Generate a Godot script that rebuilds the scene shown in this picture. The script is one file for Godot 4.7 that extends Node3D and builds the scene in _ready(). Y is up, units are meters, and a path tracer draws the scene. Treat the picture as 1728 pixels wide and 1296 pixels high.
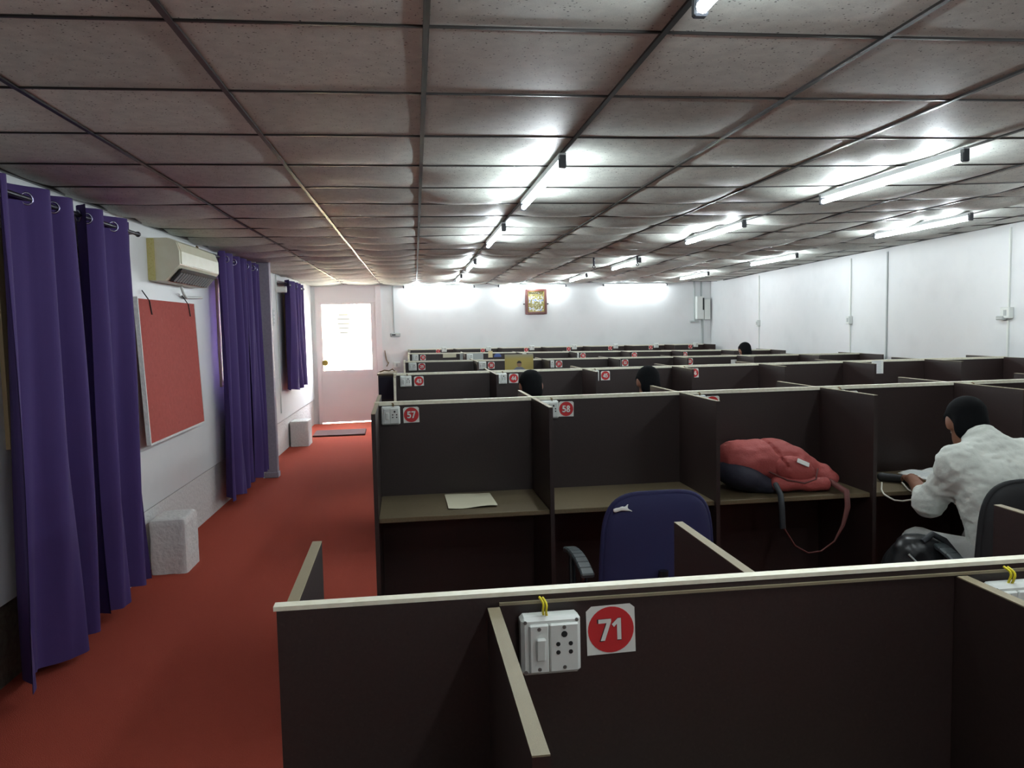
extends Node3D
# A study hall: rows of dark brown carrels under a sagging tiled ceiling with fluorescent tubes.

const EYE := 1.58
var M := {}
var used := {}
var rng := RandomNumberGenerator.new()
var wave := FastNoiseLite.new()

# ------------------------------------------------------------------ mesh builder
class MB:
	var v := PackedVector3Array()
	var n := PackedVector3Array()
	var u := PackedVector2Array()
	var i := PackedInt32Array()
	func tri(a: Vector3, b: Vector3, c: Vector3) -> void:
		var m := (b - a).cross(c - a).normalized()
		var k := v.size()
		v.append_array([a, b, c]); n.append_array([m, m, m])
		u.append_array([Vector2(0, 0), Vector2(1, 0), Vector2(1, 1)])
		i.append_array([k, k + 2, k + 1])
	func quad(a: Vector3, b: Vector3, c: Vector3, d: Vector3) -> void:
		var m := (c - a).cross(d - b).normalized()
		var k := v.size()
		v.append_array([a, b, c, d]); n.append_array([m, m, m, m])
		u.append_array([Vector2(0, 1), Vector2(1, 1), Vector2(1, 0), Vector2(0, 0)])
		i.append_array([k, k + 2, k + 1, k, k + 3, k + 2])
	func hexa(p: Array) -> void:   # 0..3 bottom ring, 4..7 top ring, counter-clockwise from above
		quad(p[3], p[2], p[1], p[0]); quad(p[4], p[5], p[6], p[7])
		for k in 4:
			var l := (k + 1) % 4
			quad(p[k], p[l], p[l + 4], p[k + 4])
	func box(c: Vector3, s: Vector3, b := Basis.IDENTITY) -> void:
		var h := s / 2
		var p := []
		for y in [-1, 1]:
			for q in [[-1, 1], [1, 1], [1, -1], [-1, -1]]:
				p.append(c + b * Vector3(q[0] * h.x, y * h.y, q[1] * h.z))
		hexa(p)
	func span(a: Vector3, b: Vector3) -> void:
		box((a + b) / 2, (b - a).abs())
	func cbox(c: Vector3, s: Vector3, r: float, b := Basis.IDENTITY) -> void:   # chamfered box
		var h := s / 2
		var at := func(sx: int, sy: int, sz: int, ax: int) -> Vector3:
			var q := Vector3(sx * (h.x - (0.0 if ax == 0 else r)), sy * (h.y - (0.0 if ax == 1 else r)), sz * (h.z - (0.0 if ax == 2 else r)))
			return c + b * q
		for s1 in [-1, 1]:
			var fx := [at.call(s1, -1, s1, 0), at.call(s1, -1, -s1, 0), at.call(s1, 1, -s1, 0), at.call(s1, 1, s1, 0)]
			var fy := [at.call(-s1, s1, 1, 1), at.call(s1, s1, 1, 1), at.call(s1, s1, -1, 1), at.call(-s1, s1, -1, 1)]
			var fz := [at.call(-s1, -1, s1, 2), at.call(s1, -1, s1, 2), at.call(s1, 1, s1, 2), at.call(-s1, 1, s1, 2)]
			for q in [fx, fy, fz]:
				quad(q[0], q[1], q[2], q[3])
		for p1 in [-1, 1]:
			for p2 in [-1, 1]:
				var e1 := [at.call(-1, p1, p2, 1), at.call(1, p1, p2, 1), at.call(1, p1, p2, 2), at.call(-1, p1, p2, 2)]
				var e2 := [at.call(p1, -1, p2, 0), at.call(p1, 1, p2, 0), at.call(p1, 1, p2, 2), at.call(p1, -1, p2, 2)]
				var e3 := [at.call(p1, p2, -1, 0), at.call(p1, p2, 1, 0), at.call(p1, p2, 1, 1), at.call(p1, p2, -1, 1)]
				for e in [e1, e2, e3]:
					out_quad(e, c)
				for p3 in [-1, 1]:
					var a: Vector3 = at.call(p1, p2, p3, 0)
					var bb: Vector3 = at.call(p1, p2, p3, 1)
					var cc: Vector3 = at.call(p1, p2, p3, 2)
					if (bb - a).cross(cc - a).dot(a - c) < 0:
						tri(a, cc, bb)
					else:
						tri(a, bb, cc)
	func out_quad(e: Array, c: Vector3) -> void:
		if (e[2] - e[0]).cross(e[3] - e[1]).dot(e[0] - c) < 0:
			quad(e[3], e[2], e[1], e[0])
		else:
			quad(e[0], e[1], e[2], e[3])
	func tube(path: Array, r, sides := 8, caps := true) -> void:
		var k0 := v.size()
		var m := path.size()
		var side := Vector3.ZERO
		for k in m:
			var d: Vector3 = (path[mini(k + 1, m - 1)] - path[maxi(k - 1, 0)]).normalized()
			if side == Vector3.ZERO:
				side = d.cross(Vector3.UP if absf(d.y) < 0.9 else Vector3.RIGHT).normalized()
			side = (side - d * side.dot(d)).normalized()
			var up := d.cross(side)
			var rr: float = r[k] if r is Array else r
			for j in sides + 1:
				var t := TAU * j / sides
				var o := side * cos(t) + up * sin(t)
				v.append(path[k] + o * rr); n.append(o); u.append(Vector2(float(j) / sides, float(k) / m))
		for k in m - 1:
			for j in sides:
				var a := k0 + k * (sides + 1) + j
				var b := a + sides + 1
				i.append_array([a, b, a + 1, a + 1, b, b + 1])
		if caps:
			for e in [0, m - 1]:
				var c: Vector3 = path[e]
				for j in sides:
					var a: Vector3 = v[k0 + e * (sides + 1) + j]
					var b: Vector3 = v[k0 + e * (sides + 1) + j + 1]
					if e == 0: tri(c, b, a)
					else: tri(c, a, b)
	func disc(c: Vector3, axis: Vector3, r: float, h: float, sides := 20) -> void:
		tube([c, c + axis.normalized() * h], r, sides)
	func torus(c: Vector3, axis: Vector3, R: float, r: float, sides := 16) -> void:
		var s := axis.cross(Vector3.UP if absf(axis.y) < 0.9 else Vector3.RIGHT).normalized()
		var t := axis.normalized().cross(s)
		var path := []
		for k in sides + 1:
			var a := TAU * k / sides
			path.append(c + (s * cos(a) + t * sin(a)) * R)
		tube(path, r, 6, false)
	func sheet(f: Callable, nu: int, nv: int, flip := false) -> void:   # smooth surface f(u, v)
		var k0 := v.size()
		var pts := []
		for a in nu + 1:
			for b in nv + 1:
				pts.append(f.call(float(a) / nu, float(b) / nv))
		for a in nu + 1:
			for b in nv + 1:
				var du: Vector3 = pts[mini(a + 1, nu) * (nv + 1) + b] - pts[maxi(a - 1, 0) * (nv + 1) + b]
				var dv: Vector3 = pts[a * (nv + 1) + mini(b + 1, nv)] - pts[a * (nv + 1) + maxi(b - 1, 0)]
				var m := du.cross(dv).normalized()
				v.append(pts[a * (nv + 1) + b]); n.append(-m if flip else m); u.append(Vector2(float(a) / nu, float(b) / nv))
		for a in nu:
			for b in nv:
				var p := k0 + a * (nv + 1) + b
				var q := p + nv + 1
				if flip: i.append_array([p, q, q + 1, p, q + 1, p + 1])
				else: i.append_array([p, q + 1, q, p, p + 1, q + 1])
	func extrude(poly: Array, at: Callable, w0: float, w1: float) -> void:   # poly of Vector2, at(w, Vector2) -> Vector3
		var m := poly.size()
		var pv := PackedVector2Array(poly)
		for k in m:
			var a: Vector2 = poly[k]
			var b: Vector2 = poly[(k + 1) % m]
			quad(at.call(w0, a), at.call(w1, a), at.call(w1, b), at.call(w0, b))
		var t := Geometry2D.triangulate_polygon(pv)
		for k in range(0, t.size(), 3):
			tri(at.call(w0, pv[t[k]]), at.call(w0, pv[t[k + 1]]), at.call(w0, pv[t[k + 2]]))
			tri(at.call(w1, pv[t[k]]), at.call(w1, pv[t[k + 2]]), at.call(w1, pv[t[k + 1]]))
	func blob(bones: Array, cell: float, k: float, pinch = null) -> void:
		# bones: [a, b, ra, rb] tapered capsules or [c, radii, basis] ellipsoids; smooth union as surface nets
		var lo := Vector3(1e9, 1e9, 1e9)
		var hi := -lo
		for b in bones:
			if b.size() == 4:
				var r: float = maxf(b[2], b[3]) + 2 * cell + k * 0.3
				for e in [b[0], b[1]]:
					lo = lo.min(e - Vector3.ONE * r); hi = hi.max(e + Vector3.ONE * r)
			else:
				var r3: float = maxf(b[1].x, maxf(b[1].y, b[1].z)) + 2 * cell + k * 0.3
				lo = lo.min(b[0] - Vector3.ONE * r3); hi = hi.max(b[0] + Vector3.ONE * r3)
		var g := Vector3i(((hi - lo) / cell).ceil()) + Vector3i.ONE
		var f := PackedFloat32Array(); f.resize(g.x * g.y * g.z); f.fill(1.0)
		for b in bones:
			var cap: bool = b.size() == 4
			var r: float = (maxf(b[2], b[3]) if cap else maxf(b[1].x, maxf(b[1].y, b[1].z))) + k + 2 * cell
			var l2: Vector3 = (b[0].min(b[1]) if cap else b[0]) - Vector3.ONE * r
			var h2: Vector3 = (b[0].max(b[1]) if cap else b[0]) + Vector3.ONE * r
			var i0 := Vector3i(((l2 - lo) / cell).floor()).max(Vector3i.ZERO)
			var i1 := Vector3i(((h2 - lo) / cell).ceil()).min(g - Vector3i.ONE)
			var ab: Vector3 = (b[1] - b[0]) if cap else Vector3.ZERO
			var ll := maxf(ab.length_squared(), 1e-9)
			var inv: Basis = Basis.IDENTITY if cap else b[2].transposed()
			var mr: float = 0.0 if cap else minf(b[1].x, minf(b[1].y, b[1].z))
			for x in range(i0.x, i1.x + 1):
				for y in range(i0.y, i1.y + 1):
					for z in range(i0.z, i1.z + 1):
						var p := lo + Vector3(x, y, z) * cell
						var d := 0.0
						if cap:
							var t := clampf((p - b[0]).dot(ab) / ll, 0, 1)
							d = p.distance_to(b[0] + ab * t) - lerpf(b[2], b[3], t)
						else:
							d = ((inv * (p - b[0])) / b[1]).length()
							d = (d - 1.0) * mr
						var at := (x * g.y + y) * g.z + z
						var e := f[at]
						var hh := maxf(k - absf(d - e), 0.0) / k
						f[at] = minf(d, e) - hh * hh * k * 0.25
		if pinch != null:
			for x in g.x:
				for y in g.y:
					for z in g.z:
						var at := (x * g.y + y) * g.z + z
						if absf(f[at]) < 0.06: f[at] += pinch.call(lo + Vector3(x, y, z) * cell)
		var idx := {}
		var k0 := v.size()
		var sy := g.z
		var sx := g.y * g.z
		var offs := [0, 1, sy, sy + 1, sx, sx + 1, sx + sy, sx + sy + 1]
		var ov := [Vector3(0, 0, 0), Vector3(0, 0, 1), Vector3(0, 1, 0), Vector3(0, 1, 1), Vector3(1, 0, 0), Vector3(1, 0, 1), Vector3(1, 1, 0), Vector3(1, 1, 1)]
		var edges := [[0, 1], [2, 3], [4, 5], [6, 7], [0, 2], [1, 3], [4, 6], [5, 7], [0, 4], [1, 5], [2, 6], [3, 7]]
		for x in g.x - 1:
			for y in g.y - 1:
				for z in g.z - 1:
					var at := x * sx + y * sy + z
					var s := 0
					for c in 8:
						if f[at + offs[c]] < 0: s += 1
					if s == 0 or s == 8: continue
					var sum := Vector3.ZERO
					var cnt := 0
					for e in edges:
						var fa := f[at + offs[e[0]]]
						var fb := f[at + offs[e[1]]]
						if (fa < 0) != (fb < 0):
							sum += ov[e[0]].lerp(ov[e[1]], fa / (fa - fb)); cnt += 1
					idx[at] = v.size()
					v.append(lo + (Vector3(x, y, z) + sum / cnt) * cell)
					n.append(Vector3.ZERO); u.append(Vector2.ZERO)
		for at in idx:
			for ax in [[sx, sy, 1], [sy, 1, sx], [1, sx, sy]]:
				var a: bool = f[at] < 0
				if a == (f[at + ax[0]] < 0): continue
				var q := [at, at - ax[1], at - ax[1] - ax[2], at - ax[2]]
				if not (idx.has(q[1]) and idx.has(q[2]) and idx.has(q[3])): continue
				var w := [idx[q[0]], idx[q[1]], idx[q[2]], idx[q[3]]]
				if a: w.reverse()
				i.append_array([w[0], w[1], w[2], w[0], w[2], w[3]])
				var m: Vector3 = (v[w[2]] - v[w[0]]).cross(v[w[1]] - v[w[3]])
				for c in w: n[c] += m
		for c in range(k0, v.size()):
			n[c] = n[c].normalized()
		# keep the winding clockwise from outside
		var test := Vector3.ZERO
		for b in bones: test += b[0]
	func done() -> ArrayMesh:
		var a := []
		a.resize(Mesh.ARRAY_MAX)
		a[Mesh.ARRAY_VERTEX] = v; a[Mesh.ARRAY_NORMAL] = n; a[Mesh.ARRAY_TEX_UV] = u; a[Mesh.ARRAY_INDEX] = i
		var m := ArrayMesh.new()
		m.add_surface_from_arrays(Mesh.PRIMITIVE_TRIANGLES, a)
		return m

# ------------------------------------------------------------------ scene helpers
func numbered(called: String) -> String:
	if not used.has(called):
		used[called] = 0
		return called
	used[called] += 1
	return "%s_%03d" % [called, used[called]]

func tag(o: Node, label: String, category: String, group := "") -> void:
	o.set_meta("label", label); o.set_meta("category", category)
	if group: o.set_meta("group", group)

func thing(called: String, label: String, category: String, at := Vector3.ZERO, turn := 0.0, group := "") -> Node3D:
	var o := Node3D.new()
	o.name = numbered(called)
	add_child(o)
	o.position = at; o.rotation.y = turn
	tag(o, label, category, group)
	return o

func obj(called: String, b, mat: Material, parent: Node = self) -> MeshInstance3D:
	var o := MeshInstance3D.new()
	o.name = numbered(called) if parent == self else called
	o.mesh = b.done() if b is MB else b
	o.material_override = mat
	o.cast_shadow = GeometryInstance3D.SHADOW_CASTING_SETTING_ON
	parent.add_child(o, true)
	return o

func solo(called: String, b, mat: Material, label: String, category: String, group := "", at := Vector3.ZERO, turn := 0.0) -> MeshInstance3D:
	var o := obj(called, b, mat)
	o.position = at; o.rotation.y = turn
	tag(o, label, category, group)
	return o

func struct(called: String, b, mat: Material, parent: Node = self) -> MeshInstance3D:
	var o := obj(called, b, mat, parent)
	if parent == self: o.set_meta("kind", "structure")
	return o

func copy(o: Node3D, called: String) -> Node3D:
	var c: Node3D = o.duplicate()
	c.name = numbered(called)
	add_child(c)
	return c

func sb() -> MB: return MB.new()

# the left wall, measured along it (w), out from it (off) and up (y)
func WL(w: float, off: float, y: float) -> Vector3:
	return Vector3(-1.84 + 0.011 * w + off, y, -w + 0.011 * off)
# the back wall, x across, off out of it towards the room
func BK(x: float, off: float, y: float) -> Vector3:
	return Vector3(x + 0.1 * off, y, -13.46 - 0.1 * x + off)
# the right wall
func RT(w: float, off: float, y: float) -> Vector3:
	return Vector3(5.16 + 0.035 * (w - 6.0) - off, y, -w - 0.035 * off)
const BACK_TURN := 0.0997
# underside of the sagging ceiling grid
func ceil_y(x: float, z: float) -> float:
	var d := -z
	var y := 2.312
	if x > 0: y += pow(x / 5.2, 3) * (0.075 - 0.0115 * (d - 6.0))
	var k := clampf((d - 2.5) / 4.0, 0, 1)
	y += 0.014 * k * clampf((5.3 - x) / 1.2, 0.1, 1.0) * wave.get_noise_2d(x * 30.0, z * 22.0)
	return y

func wall_hexa(b: MB, at: Callable, w0: float, w1: float, o0: float, o1: float, y0: float, y1: float) -> void:
	var p := []
	for y in [y0, y1]:
		p.append(at.call(w0, o1, y)); p.append(at.call(w0, o0, y)); p.append(at.call(w1, o0, y)); p.append(at.call(w1, o1, y))
	if (p[1] - p[0]).cross(p[2] - p[0]).y < 0:
		p = [p[3], p[2], p[1], p[0], p[7], p[6], p[5], p[4]]
	b.hexa(p)

# ------------------------------------------------------------------ materials
func noise_tex(freq: float, c: Array, size := 512, kind := FastNoiseLite.TYPE_SIMPLEX_SMOOTH, octaves := 4, bump := false, seed_ := 1) -> NoiseTexture2D:
	var f := FastNoiseLite.new()
	f.noise_type = kind; f.frequency = freq; f.seed = seed_
	f.fractal_type = FastNoiseLite.FRACTAL_FBM; f.fractal_octaves = octaves
	var t := NoiseTexture2D.new()
	t.width = size; t.height = size; t.seamless = true; t.noise = f; t.generate_mipmaps = true
	if bump:
		t.as_normal_map = true; t.bump_strength = c[0]
	elif c:
		var g := Gradient.new()
		g.offsets = PackedFloat32Array(range(c.size()).map(func(k): return float(k) / (c.size() - 1)))
		g.colors = PackedColorArray(c)
		t.color_ramp = g
	return t

func mat(called: String, c: Color, rough := 0.6, metal := 0.0, spec := 0.5) -> StandardMaterial3D:
	var m := StandardMaterial3D.new()
	m.albedo_color = c; m.roughness = rough; m.metallic = metal; m.metallic_specular = spec
	m.resource_name = called
	M[called] = m
	return m

func noisy(called: String, cols: Array, freq: float, tile: float, rough := 0.6, bump := 0.0, octaves := 4, stretch := Vector3.ONE, spec := 0.5) -> StandardMaterial3D:
	var m := mat(called, Color.WHITE, rough, 0.0, spec)
	m.albedo_texture = noise_tex(freq, cols, 512, FastNoiseLite.TYPE_SIMPLEX_SMOOTH, octaves, false, called.hash() % 1000)
	m.uv1_triplanar = true; m.uv1_world_triplanar = true
	m.uv1_scale = stretch / tile
	if bump > 0:
		m.normal_enabled = true
		m.normal_texture = noise_tex(freq, [6.0], 512, FastNoiseLite.TYPE_SIMPLEX_SMOOTH, octaves, true, called.hash() % 1000)
		m.normal_scale = bump
	return m

func hexc(s: String) -> Color: return Color(s)

func make_materials() -> void:
	noisy("laminate", [hexc("1f1514"), hexc("2c201e"), hexc("261a18"), hexc("362926")], 0.06, 0.5, 0.45, 0.0, 5)
	noisy("edge", [hexc("6b6350"), hexc("8d8269"), hexc("7d745d"), hexc("a59b80")], 0.1, 0.10, 0.6, 0.0, 5)
	noisy("cap", [hexc("dad6be"), hexc("e6e3ce"), hexc("ebe9d8")], 0.03, 0.4, 0.5)
	noisy("desk", [hexc("544936"), hexc("665a44"), hexc("5e523d"), hexc("70644e")], 0.05, 0.6, 0.38, 0.0, 5)
	noisy("carpet", [hexc("8e3f33"), hexc("ab5243"), hexc("a0493c"), hexc("b85f50")], 0.12, 0.35, 0.95, 0.6, 4, Vector3.ONE, 0.1)
	noisy("wall", [hexc("d6d8d8"), hexc("dddfdf"), hexc("dadcdc")], 0.006, 2.2, 0.45)
	noisy("plaster", [hexc("c9c8c6"), hexc("dcdbd9"), hexc("d2d1cf"), hexc("e2e1df")], 0.02, 0.5, 0.8, 0.7, 5)
	noisy("bare_plaster", [hexc("4c4941"), hexc("5c594f"), hexc("67645a")], 0.02, 0.5, 0.9, 0.7, 5)  # just a darker grey for the near plinth; key doubles as noise seed
	noisy("curtain", [hexc("38265a"), hexc("432f6a"), hexc("3d2a63")], 0.05, 0.12, 0.85, 0.25, 4, Vector3(3, 1, 3))
	noisy("blue_cloth", [hexc("16163c"), hexc("1d1d48"), hexc("1a1a42")], 0.12, 0.1, 0.8, 0.3)
	noisy("red_cloth", [hexc("9c3b34"), hexc("ab483f"), hexc("a34239"), hexc("b0524a")], 0.012, 0.6, 0.85)
	noisy("black_cloth", [hexc("131416"), hexc("1b1c1f")], 0.1, 0.1, 0.7, 0.3)
	noisy("shirt", [hexc("c9cec6"), hexc("d6dad2"), hexc("cfd4cb")], 0.03, 0.4, 0.85, 0.3)
	noisy("trouser", [hexc("9c9c98"), hexc("aaaaa6")], 0.05, 0.3, 0.9)
	noisy("navy_shirt", [hexc("1c2230"), hexc("252c3c")], 0.05, 0.3, 0.9)
	noisy("teal_shirt", [hexc("1d3d47"), hexc("255058")], 0.05, 0.3, 0.9)
	noisy("hair", [hexc("060607"), hexc("0e0f11"), hexc("09090a")], 0.09, 0.06, 0.85, 1.0, 4, Vector3.ONE, 0.2)
	mat("skin", hexc("8a5f4a"), 0.55)
	noisy("pack_red", [hexc("863733"), hexc("9c4541"), hexc("923e3a")], 0.03, 0.15, 0.7, 0.5)
	noisy("pack_dark", [hexc("1c1c2a"), hexc("262634")], 0.06, 0.15, 0.8, 0.3)
	mat("strap", hexc("23262a"), 0.7)
	mat("strap_red", hexc("5a2e2a"), 0.7)
	mat("plastic_white", hexc("d9ddd8"), 0.35)
	mat("plastic_grey", hexc("aab0ae"), 0.4)
	mat("plastic_black", hexc("17181a"), 0.35)
	mat("plastic_arm", hexc("3f4648"), 0.45)
	mat("hole", hexc("15181a"), 0.6)
	mat("screw", hexc("7d8380"), 0.4, 0.8)
	mat("wire_yellow", hexc("d8c81e"), 0.4)
	mat("wire_brown", hexc("6b5126"), 0.5)
	mat("wire_white", hexc("d6d2c4"), 0.5)
	mat("steel", hexc("6e7074"), 0.35, 0.9)
	mat("chrome", hexc("8a86a0"), 0.25, 0.9)
	mat("rod", hexc("2c2a30"), 0.4, 0.6)
	mat("paper", hexc("dfe2dc"), 0.85)
	mat("paper_cream", hexc("cfcab0"), 0.85)
	mat("sticker_red", hexc("c3272b"), 0.5)
	mat("ink", hexc("1c1416"), 0.6)
	mat("grid_bar", hexc("221e1c"), 0.4, 0.2)
	mat("tube_end", hexc("3a3d42"), 0.5)
	mat("batten", hexc("cfd3d4"), 0.5)
	noisy("ac_body", [hexc("d5d2b8"), hexc("dddbc6")], 0.01, 0.6, 0.35)
	noisy("ac_side", [hexc("b9ae62"), hexc("cbc283"), hexc("c2b973")], 0.02, 0.3, 0.45)
	mat("frame_wood", hexc("5a2f2a"), 0.4)
	mat("gilt", hexc("8c7a3a"), 0.4, 0.5)
	mat("door_paint", hexc("e4dcdd"), 0.5)
	mat("pale_wood", hexc("c5b48c"), 0.6)
	noisy("column", [hexc("8f8a96"), hexc("9d98a4")], 0.02, 0.4, 0.6)
	noisy("mat_brown", [hexc("4a2a26"), hexc("5c3530")], 0.1, 0.2, 0.95, 0.5)
	mat("outside_wall", hexc("e2d6a8"), 0.9)
	mat("outside_red", hexc("cf8a84"), 0.9)
	mat("outside_ground", hexc("dad6cc"), 0.95)
	mat("roof", hexc("77716c"), 0.9)
	var g := mat("glass", Color(0.9, 0.95, 0.95, 0.08), 0.02)
	g.transparency = BaseMaterial3D.TRANSPARENCY_ALPHA
	mat("light_block_pane", hexc("b9b7ae"), 0.3)  # opaque, added to keep daylight from leaking in round the curtains
	var t := mat("tube", hexc("f4f8ff"), 0.3)
	t.emission_enabled = true; t.emission = Color(0.94, 0.98, 1.0); t.emission_energy_multiplier = 10.0
	# mineral-fibre ceiling tiles: grey board with pin holes
	for k in 3:
		var im := Image.create(384, 384, true, Image.FORMAT_RGB8)
		var base: Color = [hexc("c6cac2"), hexc("bdc1b9"), hexc("cbcfc7")][k]
		var f := FastNoiseLite.new()
		f.seed = 40 + k; f.frequency = 0.02
		for y in 384:
			for x in 384:
				var s := f.get_noise_2d(x, y) * 0.05 + rng.randf_range(-0.03, 0.03)
				im.set_pixel(x, y, Color(base.r + s, base.g + s, base.b + s * 0.9))
		for q in 520:
			var px := rng.randi_range(1, 381)
			var py := rng.randi_range(1, 381)
			var c := base.darkened(rng.randf_range(0.45, 0.75))
			var wd := rng.randi_range(1, 3)
			im.fill_rect(Rect2i(px, py, wd, rng.randi_range(1, 3)), c)
		im.generate_mipmaps()
		var m := mat("tile%d" % k, Color.WHITE, 0.6, 0.0, 0.35)
		m.albedo_texture = ImageTexture.create_from_image(im)
	M.art = painting()
	M.notice = lines_page(hexc("d8d8cf"), hexc("555a58"), 5, 60, 96)
	M.notice.backlight_enabled = true; M.notice.backlight = Color(0.9, 0.9, 0.9)
	M.slip = lines_page(hexc("dde2e2"), hexc("5c6264"), 4, 24, 64)
	M.page = lines_page(hexc("e4e6e2"), hexc("b9c2c8"), 14, 96, 128)
	M.poster = poster()

func lines_page(bg: Color, ink: Color, rows: int, w: int, h: int) -> StandardMaterial3D:
	var im := Image.create(w, h, false, Image.FORMAT_RGB8)
	im.fill(bg)
	for r in rows:
		var y := int((r + 0.7) * h / (rows + 0.5))
		var l := rng.randi_range(int(w * 0.5), int(w * 0.8))
		im.fill_rect(Rect2i((w - l) / 2, y, l, maxi(1, h / 40)), ink)
	var m := mat("page%d" % rng.randi(), Color.WHITE, 0.85)
	m.albedo_texture = ImageTexture.create_from_image(im)
	return m

func painting() -> StandardMaterial3D:
	var im := Image.create(96, 128, false, Image.FORMAT_RGB8)
	var f := FastNoiseLite.new()
	f.seed = 9; f.frequency = 0.06
	var cols := [hexc("27324f"), hexc("5b6fa8"), hexc("d9dbe6"), hexc("8f8f4c"), hexc("6b5a2c"), hexc("b9b36a"), hexc("4a4a86")]
	for y in 128:
		for x in 96:
			var s := f.get_noise_2d(x, y * 0.8) * 0.5 + 0.5 + 0.12 * sin(y * 0.09)
			im.set_pixel(x, y, cols[clampi(int(s * cols.size()), 0, cols.size() - 1)])
	var m := mat("art", Color.WHITE, 0.3)
	m.albedo_texture = ImageTexture.create_from_image(im)
	return m

func poster() -> StandardMaterial3D:
	var im := Image.create(128, 80, false, Image.FORMAT_RGB8)
	for y in 80:
		for x in 128:
			var c := hexc("b8a75c").lerp(hexc("a8a58c"), clampf((22.0 - y) / 20.0, 0, 1))
			var p := Vector2(x - 64, y - 44)
			if (p / Vector2(11, 14)).length() < 1: c = hexc("9b7a5e") if p.y > -3 else hexc("2b241f")
			if p.y > 14 and absf(p.x) < 10 + (p.y - 14) * 1.4: c = hexc("7d8190")
			im.set_pixel(x, y, c)
	var m := mat("poster", Color.WHITE, 0.6)
	m.albedo_texture = ImageTexture.create_from_image(im)
	return m

# ------------------------------------------------------------------ main
func _ready() -> void:
	rng.seed = 7
	wave.seed = 3; wave.frequency = 0.02
	# camera
	var cam := Camera3D.new()
	cam.name = "camera"
	add_child(cam)
	cam.position = Vector3(0, EYE, 0)
	cam.basis = Basis(Vector3.UP, -0.1213) * Basis(Vector3.RIGHT, -0.0748) * Basis(Vector3.BACK, -0.0207)
	cam.fov = rad_to_deg(2 * atan(648.0 / 1321.2))
	cam.near = 0.05; cam.far = 200
	cam.current = true
	# sky, exposure
	var env := Environment.new()
	env.background_mode = Environment.BG_SKY
	var sky := Sky.new()
	var sm := ProceduralSkyMaterial.new()
	sm.sky_top_color = hexc("b9c4cf"); sm.sky_horizon_color = hexc("efe4d2")
	sm.ground_bottom_color = hexc("b8b0a4"); sm.ground_horizon_color = hexc("d8d4cc")
	sm.energy_multiplier = 110.0
	sky.sky_material = sm
	env.sky = sky
	env.tonemap_mode = Environment.TONE_MAPPER_LINEAR
	env.tonemap_exposure = 1.0
	env.sdfgi_enabled = true; env.ssao_enabled = true; env.ssil_enabled = true
	var we := WorldEnvironment.new()
	we.name = "environment"
	we.environment = env
	add_child(we)
	var sun := DirectionalLight3D.new()
	sun.name = "sun"
	add_child(sun)
	sun.basis = Basis.looking_at(Vector3(-0.55, -1.0, -0.22))
	sun.light_color = Color(1.0, 0.93, 0.82); sun.light_energy = 60.0
	sun.light_angular_distance = 0.6
	sun.shadow_enabled = true
	make_materials()
	build_shell()
	build_ceiling()
	build_tubes()
	build_left_side()
	build_back_side()
	build_right_side()
	build_rows()
	build_chairs()
	build_people()
	build_desk_things()

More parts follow.
